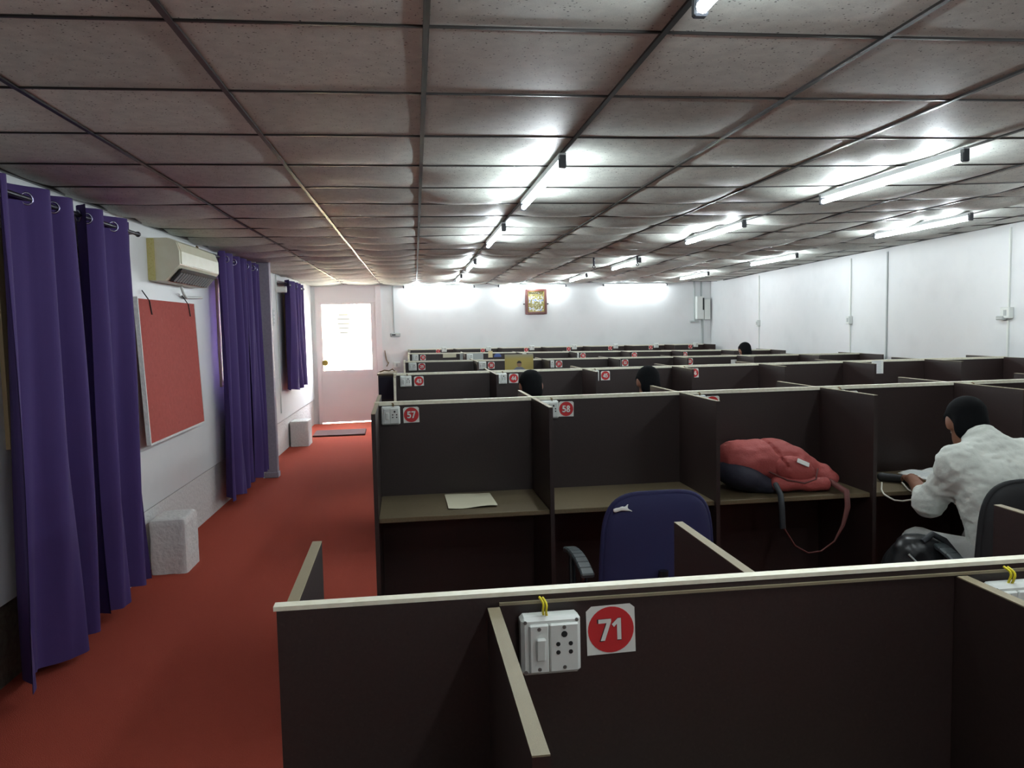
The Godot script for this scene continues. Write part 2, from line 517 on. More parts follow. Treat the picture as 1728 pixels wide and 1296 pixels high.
# ------------------------------------------------------------------ the room
func build_shell() -> void:
	var b := sb()
	b.hexa([Vector3(-2.1, -0.1, 3.0), Vector3(5.2, -0.1, 3.0), Vector3(5.6, -0.1, -14.3), Vector3(-2.1, -0.1, -13.25),
		Vector3(-2.1, 0, 3.0), Vector3(5.2, 0, 3.0), Vector3(5.6, 0, -14.3), Vector3(-2.1, 0, -13.25)])
	struct("floor", b, M.carpet)
	# left wall: board face above a slightly recessed plinth, with three curtained windows
	b = sb()
	var wins := [[3.71, 4.62], [7.35, 7.6], [10.75, 11.45]]
	var w := -3.0
	for q in wins:
		wall_hexa(b, WL, w, q[0], -0.18, 0.0, 0.42, 2.6)
		wall_hexa(b, WL, q[0], q[1], -0.18, 0.0, 0.42, 1.13)
		wall_hexa(b, WL, q[0], q[1], -0.18, 0.0, 2.0, 2.6)
		w = q[1]
	wall_hexa(b, WL, w, 13.6, -0.18, 0.0, 0.42, 2.6)
	struct("wall_left", b, M.wall)
	b = sb()
	wall_hexa(b, WL, 4.6, 13.6, -0.18, -0.02, -0.1, 0.403)
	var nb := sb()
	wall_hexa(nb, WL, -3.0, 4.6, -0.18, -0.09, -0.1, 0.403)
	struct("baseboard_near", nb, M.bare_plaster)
	wall_hexa(b, WL, -3.0, 13.6, -0.18, -0.12, 0.403, 0.42)
	struct("baseboard_left", b, M.plaster)
	for k in 3:
		var q: Array = wins[k]
		var fr := sb()
		wall_hexa(fr, WL, q[0] - 0.05, q[0], -0.06, 0.018, 1.08, 2.05)
		wall_hexa(fr, WL, q[1], q[1] + 0.05, -0.06, 0.018, 1.08, 2.05)
		wall_hexa(fr, WL, q[0], q[1], -0.06, 0.018, 2.0, 2.05)
		wall_hexa(fr, WL, q[0], q[1], -0.06, 0.018, 1.08, 1.13)
		var o := struct("window_%d" % (k + 1), fr, M.pale_wood)
		var mid: float = (q[0] + q[1]) / 2
		var ml := sb()
		wall_hexa(ml, WL, mid - 0.02, mid + 0.02, -0.09, -0.05, 1.13, 2.0)
		obj("mullion", ml, M.pale_wood, o)
		for h in 2:
			var gl := sb()
			var a: float = q[0] if h == 0 else mid + 0.02
			var e: float = mid - 0.02 if h == 0 else q[1]
			wall_hexa(gl, WL, a, e, -0.075, -0.07, 1.13, 2.0)
			obj("pane", gl, M.glass if k == 1 else M.light_block_pane, o)
	# right wall
	b = sb()
	wall_hexa(b, RT, -3.0, 14.4, -0.2, 0.0, -0.1, 2.65)
	struct("wall_right", b, M.wall)
	# back wall with the door opening
	b = sb()
	wall_hexa(b, BK, -0.60, 5.75, -0.2, 0.0, -0.1, 2.6)
	wall_hexa(b, BK, -2.1, -1.62, -0.2, 0.0, -0.1, 2.6)
	wall_hexa(b, BK, -1.62, -0.60, -0.2, 0.0, 2.02, 2.6)
	struct("wall_back", b, M.wall)
	# the wall behind the camera
	b = sb()
	b.span(Vector3(-2.1, -0.1, 3.0), Vector3(5.4, 2.65, 3.2))
	struct("wall_front", b, M.wall)
	# roof slab over the hung ceiling
	b = sb()
	b.hexa([Vector3(-2.3, 2.6, 3.2), Vector3(5.6, 2.6, 3.2), Vector3(6.0, 2.6, -14.5), Vector3(-2.3, 2.6, -13.5),
		Vector3(-2.3, 2.75, 3.2), Vector3(5.6, 2.75, 3.2), Vector3(6.0, 2.75, -14.5), Vector3(-2.3, 2.75, -13.5)])
	struct("trim_1", b, M.roof)
	# outside the door
	b = sb()
	b.span(Vector3(-30, -0.14, -45), Vector3(30, -0.11, 10))
	struct("ground_outside", b, M.outside_ground)
	var yard := thing("yard_wall", "sunlit cream boundary wall seen through the door glass", "wall", Vector3(-2.2, -0.11, -18.5))
	b = sb(); b.span(Vector3(-6, 0, -0.1), Vector3(0.55, 2.6, 0.1)); obj("masonry", b, M.outside_wall, yard)
	b = sb(); b.span(Vector3(-6, 2.6, -0.14), Vector3(0.55, 2.68, 0.14)); obj("coping", b, M.outside_ground, yard)
	var pil := thing("gate_pillar", "pale red painted pillar outside the glazed door", "pillar", Vector3(-0.93, -0.11, -16.2))
	b = sb(); b.cbox(Vector3(0, 1.72, 0), Vector3(0.22, 0.9, 0.22), 0.01); obj("shaft", b, M.outside_red, pil)
	b = sb(); b.cbox(Vector3(0, 0.635, 0), Vector3(0.26, 1.27, 0.26), 0.01); obj("plinth", b, M.outside_ground, pil)

func build_ceiling() -> void:
	var c := Node3D.new()
	c.name = "ceiling"
	c.set_meta("kind", "structure")
	add_child(c)
	var tx := 0.6
	var tz := 0.5558
	var xs := []
	for k in range(-3, 10): xs.append(0.0483 + tx * k)
	xs[0] = -1.9
	var zs := []
	for k in range(-2, 22): zs.append(-(1.9844 + tz * k))
	for a in xs.size() - 1:
		for j in zs.size() - 1:
			var x0: float = xs[a]
			var x1: float = xs[a + 1]
			var z0: float = zs[j]
			var z1: float = zs[j + 1]
			if z1 < -13.46 - 0.1 * x1 - 0.55: continue
			var b := sb()
			var depth := clampf((-z0 - 1.5) / 3.0, 0.15, 1.0)
			var sag := rng.randf_range(0.018, 0.044) * depth
			if -z0 > 6.0: sag *= 1.3
			if a == xs.size() - 2: sag *= 0.3
			if a < 4: sag *= 0.8
			var lean := rng.randf_range(-0.25, 0.25)
			var f := func(s: float, t: float) -> Vector3:
				var x := lerpf(x0 + 0.004, x1 - 0.004, s)
				var z := lerpf(z0 - 0.004, z1 + 0.004, t)
				var e := (1 - pow(absf(2 * s - 1), 2.6)) * (1 - pow(absf(2 * t - 1), 2.2)) * (1 + lean * (2 * t - 1))
				return Vector3(x, ceil_y(x, z) + 0.004 - sag * e, z)
			b.sheet(f, 7, 7, true)
			var o := obj("ceiling_tile", b, M["tile%d" % rng.randi_range(0, 2)], c)
			o.cast_shadow = GeometryInstance3D.SHADOW_CASTING_SETTING_ON
	for x in xs.slice(1) + [5.49]:
		var b := sb()
		for j in 34:
			var za := -0.85 - j * 0.4
			var zb := za - 0.4
			if zb < -13.46 - 0.1 * x - 0.1: break
			b.hexa([Vector3(x - 0.008, ceil_y(x, za) - 0.004, za), Vector3(x + 0.008, ceil_y(x, za) - 0.004, za), Vector3(x + 0.008, ceil_y(x, zb) - 0.004, zb), Vector3(x - 0.008, ceil_y(x, zb) - 0.004, zb),
				Vector3(x - 0.008, ceil_y(x, za) + 0.003, za), Vector3(x + 0.008, ceil_y(x, za) + 0.003, za), Vector3(x + 0.008, ceil_y(x, zb) + 0.003, zb), Vector3(x - 0.008, ceil_y(x, zb) + 0.003, zb)])
		obj("main_runner", b, M.grid_bar, c)
	for z in zs.slice(1):
		var b := sb()
		for j in 25:
			var xa := -1.84 + j * 0.3
			var xb := xa + 0.3
			if z < -13.46 - 0.1 * xa: continue
			b.hexa([Vector3(xa, ceil_y(xa, z) - 0.002, z + 0.004), Vector3(xb, ceil_y(xb, z) - 0.002, z + 0.004), Vector3(xb, ceil_y(xb, z) - 0.002, z - 0.004), Vector3(xa, ceil_y(xa, z) - 0.002, z - 0.004),
				Vector3(xa, ceil_y(xa, z) + 0.003, z + 0.004), Vector3(xb, ceil_y(xb, z) + 0.003, z + 0.004), Vector3(xb, ceil_y(xb, z) + 0.003, z - 0.004), Vector3(xa, ceil_y(xa, z) + 0.003, z - 0.004)])
		obj("cross_tee", b, M.grid_bar, c)
	# board over the part of the room behind the camera
	var r := sb()
	r.span(Vector3(-2.0, 2.316, -0.88), Vector3(5.5, 2.33, 3.05))
	obj("rear_board", r, M.tile0, c)
	# dark edge angle along the side walls
	var l := sb()
	for j in 34:
		var wa := -2.0 + j * 0.46
		var wb := minf(wa + 0.46, 13.3)
		if wa > 13.2: break
		for at in [WL, RT]:
			var pa: Vector3 = at.call(wa, 0.0, 0)
			var pb: Vector3 = at.call(wb, 0.0, 0)
			var ya := ceil_y(pa.x, pa.z)
			var yb := ceil_y(pb.x, pb.z)
			var p := [at.call(wa, 0.0, ya - 0.012), at.call(wb, 0.0, yb - 0.012), at.call(wb, 0.02, yb - 0.012), at.call(wa, 0.02, ya - 0.012),
				at.call(wa, 0.0, ya + 0.004), at.call(wb, 0.0, yb + 0.004), at.call(wb, 0.02, yb + 0.004), at.call(wa, 0.02, ya + 0.004)]
			if (p[1] - p[0]).cross(p[2] - p[0]).y < 0: p = [p[3], p[2], p[1], p[0], p[7], p[6], p[5], p[4]]
			l.hexa(p)
	obj("edge_angle", l, M.grid_bar, c)

func tube_light(c: Vector3, along: Vector3, label: String, group: String) -> void:
	var t := thing("fluorescent_light", label, "tube light", c, 0.0, group)
	var d := along.normalized()
	var out := Vector3.DOWN
	if absf(d.x) > 0.5: out = Vector3(0.1, -0.4, 1).normalized()
	var b := sb()
	b.tube([-d * 0.585, d * 0.585], 0.014, 12)
	obj("tube", b, M.tube, t)
	b = sb()
	var bb := Basis(d.cross(out), out, d)
	b.box(-out * 0.034, Vector3(0.03, 0.024, 1.22), bb)
	obj("batten", b, M.batten, t)
	for s in [-1, 1]:
		b = sb()
		b.cbox(d * s * 0.6 - out * 0.012, Vector3(0.032, 0.056, 0.024), 0.004, bb)
		obj("end_cap", b, M.tube_end, t)
	for s in [-0.4, 0.0, 0.4]:
		var o := OmniLight3D.new()
		o.name = "tube_glow"
		o.position = d * s + out * 0.03
		o.light_color = Color(0.94, 0.98, 1.0); o.light_energy = 0.23; o.light_size = 0.014
		o.omni_range = 20; o.omni_attenuation = 2.0; o.shadow_enabled = true
		t.add_child(o, true)

func build_tubes() -> void:
	var cols := ["in the line nearest the curtains", "in the middle line", "in the line nearest the right wall"]
	var over := {-3.0: "behind the row of seventy-one", 1.0: "over the row of seventy-one", 3.0: "over the row of fifty-seven", 5.0: "over the row of forty-three", 8.0: "over the row of twenty-nine", 11.0: "over the row of fifteen"}
	for q in [[0.63, 1.5], [0.63, -1.08], [0.635, -3.9], [0.635, -6.1], [0.65, -8.95], [0.65, -11.45], [2.38, -1.1], [2.38, -3.78], [2.36, -6.03], [2.46, -9.0], [2.44, -11.6], [4.05, -3.7], [4.06, -5.95], [4.22, -8.9], [4.24, -11.6]]:
		var where := ""
		for k in over:
			if -q[1] >= k: where = over[k]
		tube_light(Vector3(q[0], ceil_y(q[0], q[1]) - 0.062, q[1]), Vector3(0, 0, 1), "glowing fluorescent ceiling tube " + where + ", " + cols[0 if q[0] < 1 else 1 if q[0] < 3 else 2], "ceiling tubes running down the room")
	for x in [0.42, 2.05, 3.95]:
		var p := BK(x, 0.06, 2.255)
		var by: String = {0.42: "closest to the door", 2.05: "above the framed picture", 3.95: "closest to the fuse box"}[x]
		tube_light(p, Vector3(1, 0, -0.1), "glowing fluorescent tube level on the back wall, " + by, "tubes along the back wall")

	for q in [[1.97, -8.5], [2.36, -8.15]]:
		var b := sb()
		b.tube([Vector3(0, 0.02, 0), Vector3(0, -0.1, 0)], 0.012, 8)
		b.torus(Vector3(0, -0.115, 0), Vector3(0, 0, 1), 0.014, 0.004, 10)
		solo("ceiling_hook", b, M.rod, "dark fan hook rod under the ceiling, " + ("beside the tube over the row of twenty-nine" if q[0] > 2 else "alone between two tube lines"), "hook", "ceiling hooks", Vector3(q[0], ceil_y(q[0], q[1]), q[1]))

# ------------------------------------------------------------------ left wall
func curtain(w0: float, w1: float, top: float, hem: float, folds: float, amp: float, phase: float, label: String, flare := 0.0) -> Node3D:
	var t := thing("curtain", label, "curtain", WL((w0 + w1) / 2, 0.11, 0.0))
	var o := t.position
	var f := func(s: float, v: float, thick: float) -> Vector3:
		var y := lerpf(top, hem + 0.02 * sin(s * 9 + phase), v)
		var ww := lerpf(w0, w1, s) + 0.02 * sin(v * 4.0 + s * 7 + phase) * v + flare * v * (s - 0.3)
		var a := TAU * folds * (s + 0.05 * sin(s * 8.0 + phase * 2.0)) + phase + 0.7 * sin(v * 2.0 + s * 5.0) * v
		var k := sin(a)
		var off := 0.11 + amp * (0.9 + 0.35 * v) * (signf(k) * pow(absf(k), 0.8)) + (0.004 + 0.01 * v) * sin(s * 37 + v * 4 + phase) + thick
		return WL(ww, off, y) - o
	var b := sb()
	b.sheet(func(s, v): return f.call(s, v, 0.0015), int(folds * 22), 24, false)
	b.sheet(func(s, v): return f.call(s, v, -0.0015), int(folds * 22), 24, true)
	obj("fabric", b, M.curtain, t)
	# eyelets where the cloth crosses the rod
	var k := 0
	for j in range(1, int(folds * 2) + 1):
		var s := (PI * j - phase) / (TAU * folds)
		s -= 0.05 * sin(s * 8.0 + phase * 2.0)
		if s < 0.03 or s > 0.97: continue
		b = sb()
		var p: Vector3 = f.call(s, 0.02, 0.0)
		var q: Vector3 = f.call(s + 0.01, 0.02, 0.0)
		var dirn := (q - p).normalized()
		p.y = top - 0.055
		b.torus(p, dirn.cross(Vector3.UP).normalized(), 0.026, 0.006)
		obj("eyelet", b, M.chrome, t)
	return t

func curtain_rod(w0: float, w1: float, y: float, label: String) -> void:
	var o := WL((w0 + w1) / 2, 0.11, y)
	var t := thing("curtain_rod", label, "curtain rod", o)
	var b := sb()
	b.tube([WL(w0, 0.11, y) - o, WL(w1, 0.11, y) - o], 0.011, 10)
	obj("pole", b, M.rod, t)
	for w in [w0 + 0.03, w1 - 0.03]:
		b = sb()
		b.tube([WL(w, 0.0, y) - o, WL(w, 0.11, y) - o], 0.007, 6)
		b.disc(WL(w, 0.0, y) - o, Vector3(1, 0, 0), 0.025, 0.008, 12)
		obj("bracket", b, M.rod, t)
	b = sb()
	b.cbox(WL(w1 + 0.012, 0.11, y) - o, Vector3(0.032, 0.032, 0.03), 0.01)
	obj("finial", b, M.rod, t)

func build_left_side() -> void:
	curtain_rod(2.9, 5.1, 2.185, "dark metal curtain rod above the window near the air conditioner's yellowed end")
	curtain(3.455, 4.22, 2.24, 0.06, 2.5, 0.05, 0.4, "long purple eyelet curtain with the pale wooden strip at its edge", 0.05)
	curtain(4.26, 4.97, 2.24, 0.09, 2.5, 0.045, 2.6, "long purple eyelet curtain hanging beside the red board and the white block", -0.04)
	curtain_rod(6.85, 8.6, 2.215, "dark metal curtain rod between the air conditioner and the grey post")
	curtain(7.03, 7.9, 2.27, 0.09, 3.5, 0.045, 0.0, "long purple eyelet curtain hanging right beside the air conditioner's outlet end", 0.0)
	curtain(7.86, 8.5, 2.27, 0.10, 3.0, 0.045, 0.2, "long purple eyelet curtain tucked against the grey square post", 0.0)
	curtain_rod(10.25, 11.75, 2.165, "short dark curtain rod close to the glazed door")
	curtain(10.32, 11.62, 2.22, 0.79, 4.0, 0.045, 0.9, "short purple curtain ending above the plinth near the door", 0.0)
	# grey square post
	var b := sb()
	var p := WL(8.62, 0.17, 0)
	b.cbox(Vector3(0, 1.16, 0), Vector3(0.13, 2.32, 0.10), 0.006)
	var post := thing("square_post", "grey square post standing between the purple curtains and the paper slip", "post", p)
	obj("shaft", b, M.column, post)
	b = sb(); b.span(Vector3(-0.085, 0.0, 0.05), Vector3(-0.065, 2.31, 0.056)); obj("edge_strip", b, M.plastic_white, post)
	b = sb(); b.cbox(Vector3(0, 0.03, 0), Vector3(0.15, 0.06, 0.12), 0.006); obj("foot", b, M.column, post)
	# two plastered blocks on the carpet
	for q in [[Vector3(-1.645, 0, -5.41), 0.235, 0.365, 0.3, "white plastered block with a chipped edge below the red board"], [Vector3(-1.60, 0, -10.98), 0.25, 0.345, 0.36, "white plastered block standing under the short curtain"]]:
		var k := sb()
		k.blob([[Vector3(-q[1] / 2 + 0.03, 0.03, 0.0), Vector3(q[1] / 2 - 0.03, 0.03, 0.0), 0.03, 0.03]], 0.02, 0.01)
		k = sb()
		var nn := FastNoiseLite.new()
		nn.seed = 5; nn.frequency = 6.0
		var W: float = q[1] / 2
		var Dp: float = q[3] / 2
		var Ht: float = q[2]
		for face in 5:
			var f := func(s: float, v: float) -> Vector3:
				var r := Vector3.ZERO
				match face:
					0: r = Vector3(lerpf(-W, W, s), Ht * v, Dp)
					1: r = Vector3(W, Ht * v, lerpf(Dp, -Dp, s))
					2: r = Vector3(lerpf(W, -W, s), Ht * v, -Dp)
					3: r = Vector3(-W, Ht * v, lerpf(-Dp, Dp, s))
					4: r = Vector3(lerpf(-W, W, s), Ht, lerpf(Dp, -Dp, v))
				# rounded, slightly lumpy edges
				var inner := Vector3(clampf(r.x, -W + 0.025, W - 0.025), clampf(r.y, -1.0, Ht - 0.025), clampf(r.z, -Dp + 0.025, Dp - 0.025))
				if r.distance_to(inner) > 0.001: r = inner + (r - inner).normalized() * 0.025
				return r + (r - Vector3(0, Ht / 2, 0)).normalized() * 0.006 * nn.get_noise_3dv(r)
			k.sheet(f, 12, 14, false)
		solo("plaster_block", k, M.plaster, q[4], "block", "", q[0])
	# air conditioner
	var ac := thing("air_conditioner", "yellowed white split air conditioner mounted high above the red board", "air conditioner", WL(5.6, 0.0, 1.93))
	var o := ac.position
	var at := func(w: float, q: Vector2) -> Vector3: return WL(w, q.x, q.y) - o
	b = sb()
	b.extrude([Vector2(0, 1.93), Vector2(0, 2.22), Vector2(0.13, 2.22), Vector2(0.185, 2.19), Vector2(0.205, 2.13), Vector2(0.205, 2.04), Vector2(0.10, 1.93)], at, 5.6, 6.62)
	obj("casing", b, M.ac_body, ac)
	b = sb()
	b.extrude([Vector2(0, 1.935), Vector2(0, 2.215), Vector2(0.045, 2.215), Vector2(0.045, 1.935)], at, 5.585, 5.602)
	obj("yellowed_end", b, M.ac_side, ac)
	b = sb()
	b.extrude([Vector2(0.13, 2.222), Vector2(0.187, 2.193), Vector2(0.211, 2.13), Vector2(0.211, 2.045), Vector2(0.20, 2.045), Vector2(0.20, 2.12), Vector2(0.13, 2.20)], at, 5.63, 6.6)
	obj("front_panel", b, M.ac_body, ac)
	b = sb()
	b.extrude([Vector2(0.118, 1.936), Vector2(0.196, 2.018), Vector2(0.204, 2.012), Vector2(0.124, 1.93)], at, 5.66, 6.56)
	var vent := obj("outlet", b, M.hole, ac)
	for k in 14:
		b = sb()
		var w := 5.7 + k * 0.062
		b.extrude([Vector2(0.13, 1.934), Vector2(0.185, 1.992), Vector2(0.193, 1.986), Vector2(0.138, 1.928)], at, w, w + 0.008)
		obj("louvre", b, M.plastic_grey, vent)
	b = sb()
	b.tube([WL(6.2, 0.03, 1.93) - o, WL(6.22, 0.04, 1.87) - o, WL(6.32, 0.03, 1.845) - o, WL(6.75, 0.03, 1.86) - o], 0.011, 8)
	obj("drain_pipe", b, M.plastic_white, ac)
	b = sb()
	b.tube([WL(6.55, 0.06, 2.22) - o, WL(6.56, 0.06, 2.26) - o, WL(6.7, 0.03, 2.27) - o, WL(6.75, 0.02, 2.15) - o], 0.006, 6)
	obj("cable", b, M.wire_brown, ac)
	# red notice board hung on two cords
	var rb := thing("notice_board", "red cloth notice board with pale wooden edge hung under the air conditioner", "notice board", WL(5.8, 0.03, 0.86))
	o = rb.position
	b = sb()
	var bp := func(w: float, off: float, y: float) -> Vector3: return WL(w, off + 0.055 - 0.035 * (y - 0.86) / 0.94, y) - o
	for s in 1:
		wall_hexa(b, bp, 5.235, 6.46, 0.004, 0.024, 0.87, 1.80)
	obj("cloth_panel", b, M.red_cloth, rb)
	for e in [[5.222, 5.236, 0.86, 1.81], [6.459, 6.468, 0.86, 1.80], [5.236, 6.459, 0.857, 0.870]]:
		b = sb()
		wall_hexa(b, bp, e[0], e[1], 0.0, 0.027, e[2], e[3])
		obj("edge_strip", b, M.plaster, rb)
	for w in [5.42, 6.28]:
		b = sb()
		b.tube([WL(w, 0.01, 1.86) - o, bp.call(w + 0.02, 0.028, 1.79), bp.call(w + 0.04, 0.03, 1.70)], 0.004, 6)
		obj("hanging_cord", b, M.hole, rb)
	# slip of paper, white bracket, conduit
	b = sb()
	b.box(Vector3.ZERO, Vector3(0.004, 0.22, 0.12))
	solo("paper_slip", b, M.slip, "narrow white paper slip with dark marks on the wall behind the grey post", "paper", "", WL(10.0, 0.004, 1.74))
	b = sb()
	b.tube([Vector3(0, 0, 0), Vector3(0.13, 0, 0)], 0.04, 14)
	solo("wall_lamp_holder", b, M.plastic_white, "stubby white cylinder fixed on the wall beside the short curtain's top", "bracket", "", WL(10.22, 0.0, 2.09))
	b = sb()
	b.box(Vector3(0, 0, 0), Vector3(0.014, 1.75, 0.014))
	solo("wall_conduit", b, M.plastic_white, "thin white conduit running down the wall beside the short curtain", "conduit", "", WL(10.2, 0.008, 1.4))

# ------------------------------------------------------------------ back wall
func build_back_side() -> void:
	var d := Node3D.new()
	d.name = "door_1"
	d.set_meta("kind", "structure")
	add_child(d)
	d.position = BK(-1.11, 0.0, 0)
	var o := d.position
	var at := func(x: float, off: float, y: float) -> Vector3: return BK(x, off, y) - o
	var part := func(called: String, x0: float, x1: float, o0: float, o1: float, y0: float, y1: float, m: Material, par: Node) -> Node:
		var b := sb()
		wall_hexa(b, at, x0, x1, o0, o1, y0, y1)
		return obj(called, b, m, par)
	part.call("frame", -1.63, -1.575, -0.12, 0.03, 0.0, 2.06, M.door_paint, d)
	part.call("frame", -0.655, -0.56, -0.12, 0.03, 0.0, 2.30, M.door_paint, d)
	part.call("frame", -1.575, -0.655, -0.12, 0.03, 2.015, 2.06, M.door_paint, d)
	part.call("transom_panel", -1.63, -0.56, 0.0, 0.012, 2.06, 2.33, M.door_paint, d)
	part.call("stile", -1.575, -1.53, -0.06, -0.01, 0.015, 2.015, M.door_paint, d)
	part.call("stile", -0.735, -0.655, -0.06, -0.01, 0.015, 2.015, M.door_paint, d)
	part.call("rail", -1.53, -0.735, -0.06, -0.01, 1.985, 2.015, M.door_paint, d)
	part.call("rail", -1.53, -0.735, -0.06, 0.0, 0.83, 0.89, M.door_paint, d)
	part.call("lower_panel", -1.53, -0.735, -0.05, -0.025, 0.015, 0.83, M.door_paint, d)
	part.call("pane", -1.53, -0.735, -0.04, -0.034, 0.89, 1.985, M.glass, d)
	var b := sb()
	b.disc(BK(-1.50, -0.01, 1.02) - o, Vector3(0, 0, 1), 0.05, 0.02, 16)
	obj("knob", b, M.gilt, d)
	b = sb()
	wall_hexa(b, BK, -1.30, -1.06, -0.033, -0.0315, 1.46, 1.87)
	var nt := obj("door_notice", notice_quad(-1.30, -1.06, 1.46, 1.87), M.notice)
	tag(nt, "white printed notice taped inside the door glass", "notice")
	b = sb()
	b.cbox(Vector3(0, 0.012, 0), Vector3(0.76, 0.024, 0.62), 0.006)
	solo("door_mat", b, M.mat_brown, "narrow brown foot mat lying on red carpet before the door", "door mat", "", Vector3(-1.17, 0, -12.0), 0.03)
	# picture
	var pic := thing("framed_picture", "framed colourful picture high on the white back wall", "picture", BK(2.115, 0.0, 1.985), BACK_TURN)
	for e in [[-0.17, 0, 0.045, 0.44], [0.17, 0, 0.045, 0.44], [0, 0.2, 0.3, 0.045], [0, -0.2, 0.3, 0.045]]:
		b = sb(); b.cbox(Vector3(e[0], e[1], 0.03), Vector3(e[2], e[3], 0.04), 0.008); obj("frame_bar", b, M.frame_wood, pic)
	for e in [[-0.142, 0, 0.012, 0.36], [0.142, 0, 0.012, 0.36], [0, 0.172, 0.28, 0.012], [0, -0.172, 0.28, 0.012]]:
		b = sb(); b.cbox(Vector3(e[0], e[1], 0.03), Vector3(e[2], e[3], 0.03), 0.003); obj("gilt_inset", b, M.gilt, pic)
	b = sb()
	b.quad(Vector3(-0.137, -0.167, 0.022), Vector3(0.137, -0.167, 0.022), Vector3(0.137, 0.167, 0.022), Vector3(-0.137, 0.167, 0.022))
	obj("print", b, M.art, pic)
	for s in [-1, 1]:
		b = sb(); b.disc(Vector3(s * 0.215, -0.04, 0.0), Vector3(0, 0, 1), 0.012, 0.03, 10); obj("side_clip", b, M.rod, pic)
	# switch plate with conduit by the door
	var sw := thing("switch_plate", "small grey switch plate with conduit on the back wall beside the door", "switch", BK(-0.335, 0, 1.46), BACK_TURN)
	b = sb(); b.cbox(Vector3(0, 0, 0.015), Vector3(0.17, 0.06, 0.03), 0.006); obj("plate", b, M.plastic_grey, sw)
	b = sb(); b.box(Vector3(-0.02, 0.43, 0.008), Vector3(0.016, 0.80, 0.014)); obj("conduit", b, M.plastic_grey, sw)
	b = sb(); b.box(Vector3(-0.03, 0.0, 0.032), Vector3(0.06, 0.02, 0.006)); obj("rocker", b, M.hole, sw)
	var bx := thing("wall_socket", "white socket box low on the back wall right of the door", "socket", BK(-0.33, 0, 0.95), BACK_TURN)
	b = sb(); b.cbox(Vector3(0, 0, 0.02), Vector3(0.12, 0.1, 0.04), 0.006); obj("box", b, M.plastic_white, bx)
	b = sb(); b.box(Vector3(0, 0, 0.042), Vector3(0.03, 0.05, 0.004)); obj("rocker", b, M.plastic_grey, bx)
	# fuse boxes in the far corner
	var fb := thing("fuse_box", "white fuse box with cable trunks in the corner of the back wall", "fuse box", BK(5.22, 0, 1.75), BACK_TURN)
	b = sb(); b.cbox(Vector3(-0.03, 0.08, 0.05), Vector3(0.14, 0.42, 0.1), 0.006); obj("case", b, M.plastic_white, fb)
	b = sb(); b.cbox(Vector3(0.12, 0.05, 0.04), Vector3(0.12, 0.38, 0.08), 0.006); obj("case", b, M.plastic_white, fb)
	b = sb(); b.box(Vector3(0.03, 0.15, 0.102), Vector3(0.03, 0.22, 0.006)); obj("window_strip", b, M.hole, fb)
	b = sb(); b.box(Vector3(-0.11, 0.2, 0.015), Vector3(0.02, 0.72, 0.03)); obj("trunk", b, M.plastic_grey, fb)
	b = sb(); b.box(Vector3(0.03, 0.42, 0.015), Vector3(0.02, 0.28, 0.03)); obj("trunk", b, M.plastic_grey, fb)
	b = sb(); b.box(Vector3(0.05, -0.4, 0.015), Vector3(0.03, 0.6, 0.03)); obj("trunk", b, M.plastic_grey, fb)
	b = sb(); b.cbox(Vector3(-0.12, -0.17, 0.03), Vector3(0.16, 0.03, 0.05), 0.004); obj("junction", b, M.plastic_grey, fb)
	# loose wires beside the door post
	b = sb()
	b.tube([BK(-0.52, 0.02, 1.2), BK(-0.50, 0.03, 1.05), BK(-0.47, 0.03, 0.98), BK(-0.50, 0.04, 0.93), BK(-0.46, 0.03, 1.0)], 0.008, 6)
	solo("loose_wire", b, M.wire_brown, "tangled brown wire hanging beside the door post", "wire")
	# dark cupboard seen between the door post and the carrels
	var cb := thing("side_cupboard", "dark brown cupboard with pale top beside the door post", "cupboard", Vector3(-0.325, 0, -8.95))
	b = sb(); b.cbox(Vector3(0, 0.53, 0), Vector3(0.19, 1.06, 0.5), 0.005); obj("carcass", b, M.laminate, cb)
	b = sb(); b.cbox(Vector3(0, 1.07, 0), Vector3(0.21, 0.02, 0.53), 0.004); obj("top_board", b, M.edge, cb)
	b = sb(); b.box(Vector3(0, 0.92, 0.255), Vector3(0.17, 0.24, 0.012)); obj("flap", b, M.pack_dark, cb)
	b = sb()
	b.tube([Vector3(-0.08, 0, 0), Vector3(-0.03, 0.02, 0.03), Vector3(0.02, 0.01, 0.0), Vector3(0.06, 0.03, 0.04), Vector3(0.09, 0, 0.02)], 0.007, 6)
	solo("coiled_wire", b, M.wire_brown, "dark wire lying on top of the brown cupboard", "wire", "", Vector3(-0.325, 1.088, -8.9))

func notice_quad(x0: float, x1: float, y0: float, y1: float) -> MB:
	var b := sb()
	b.quad(BK(x0, -0.031, y0), BK(x1, -0.031, y0), BK(x1, -0.031, y1), BK(x0, -0.031, y1))
	b.quad(BK(x1, -0.0325, y0), BK(x0, -0.0325, y0), BK(x0, -0.0325, y1), BK(x1, -0.0325, y1))
	return b

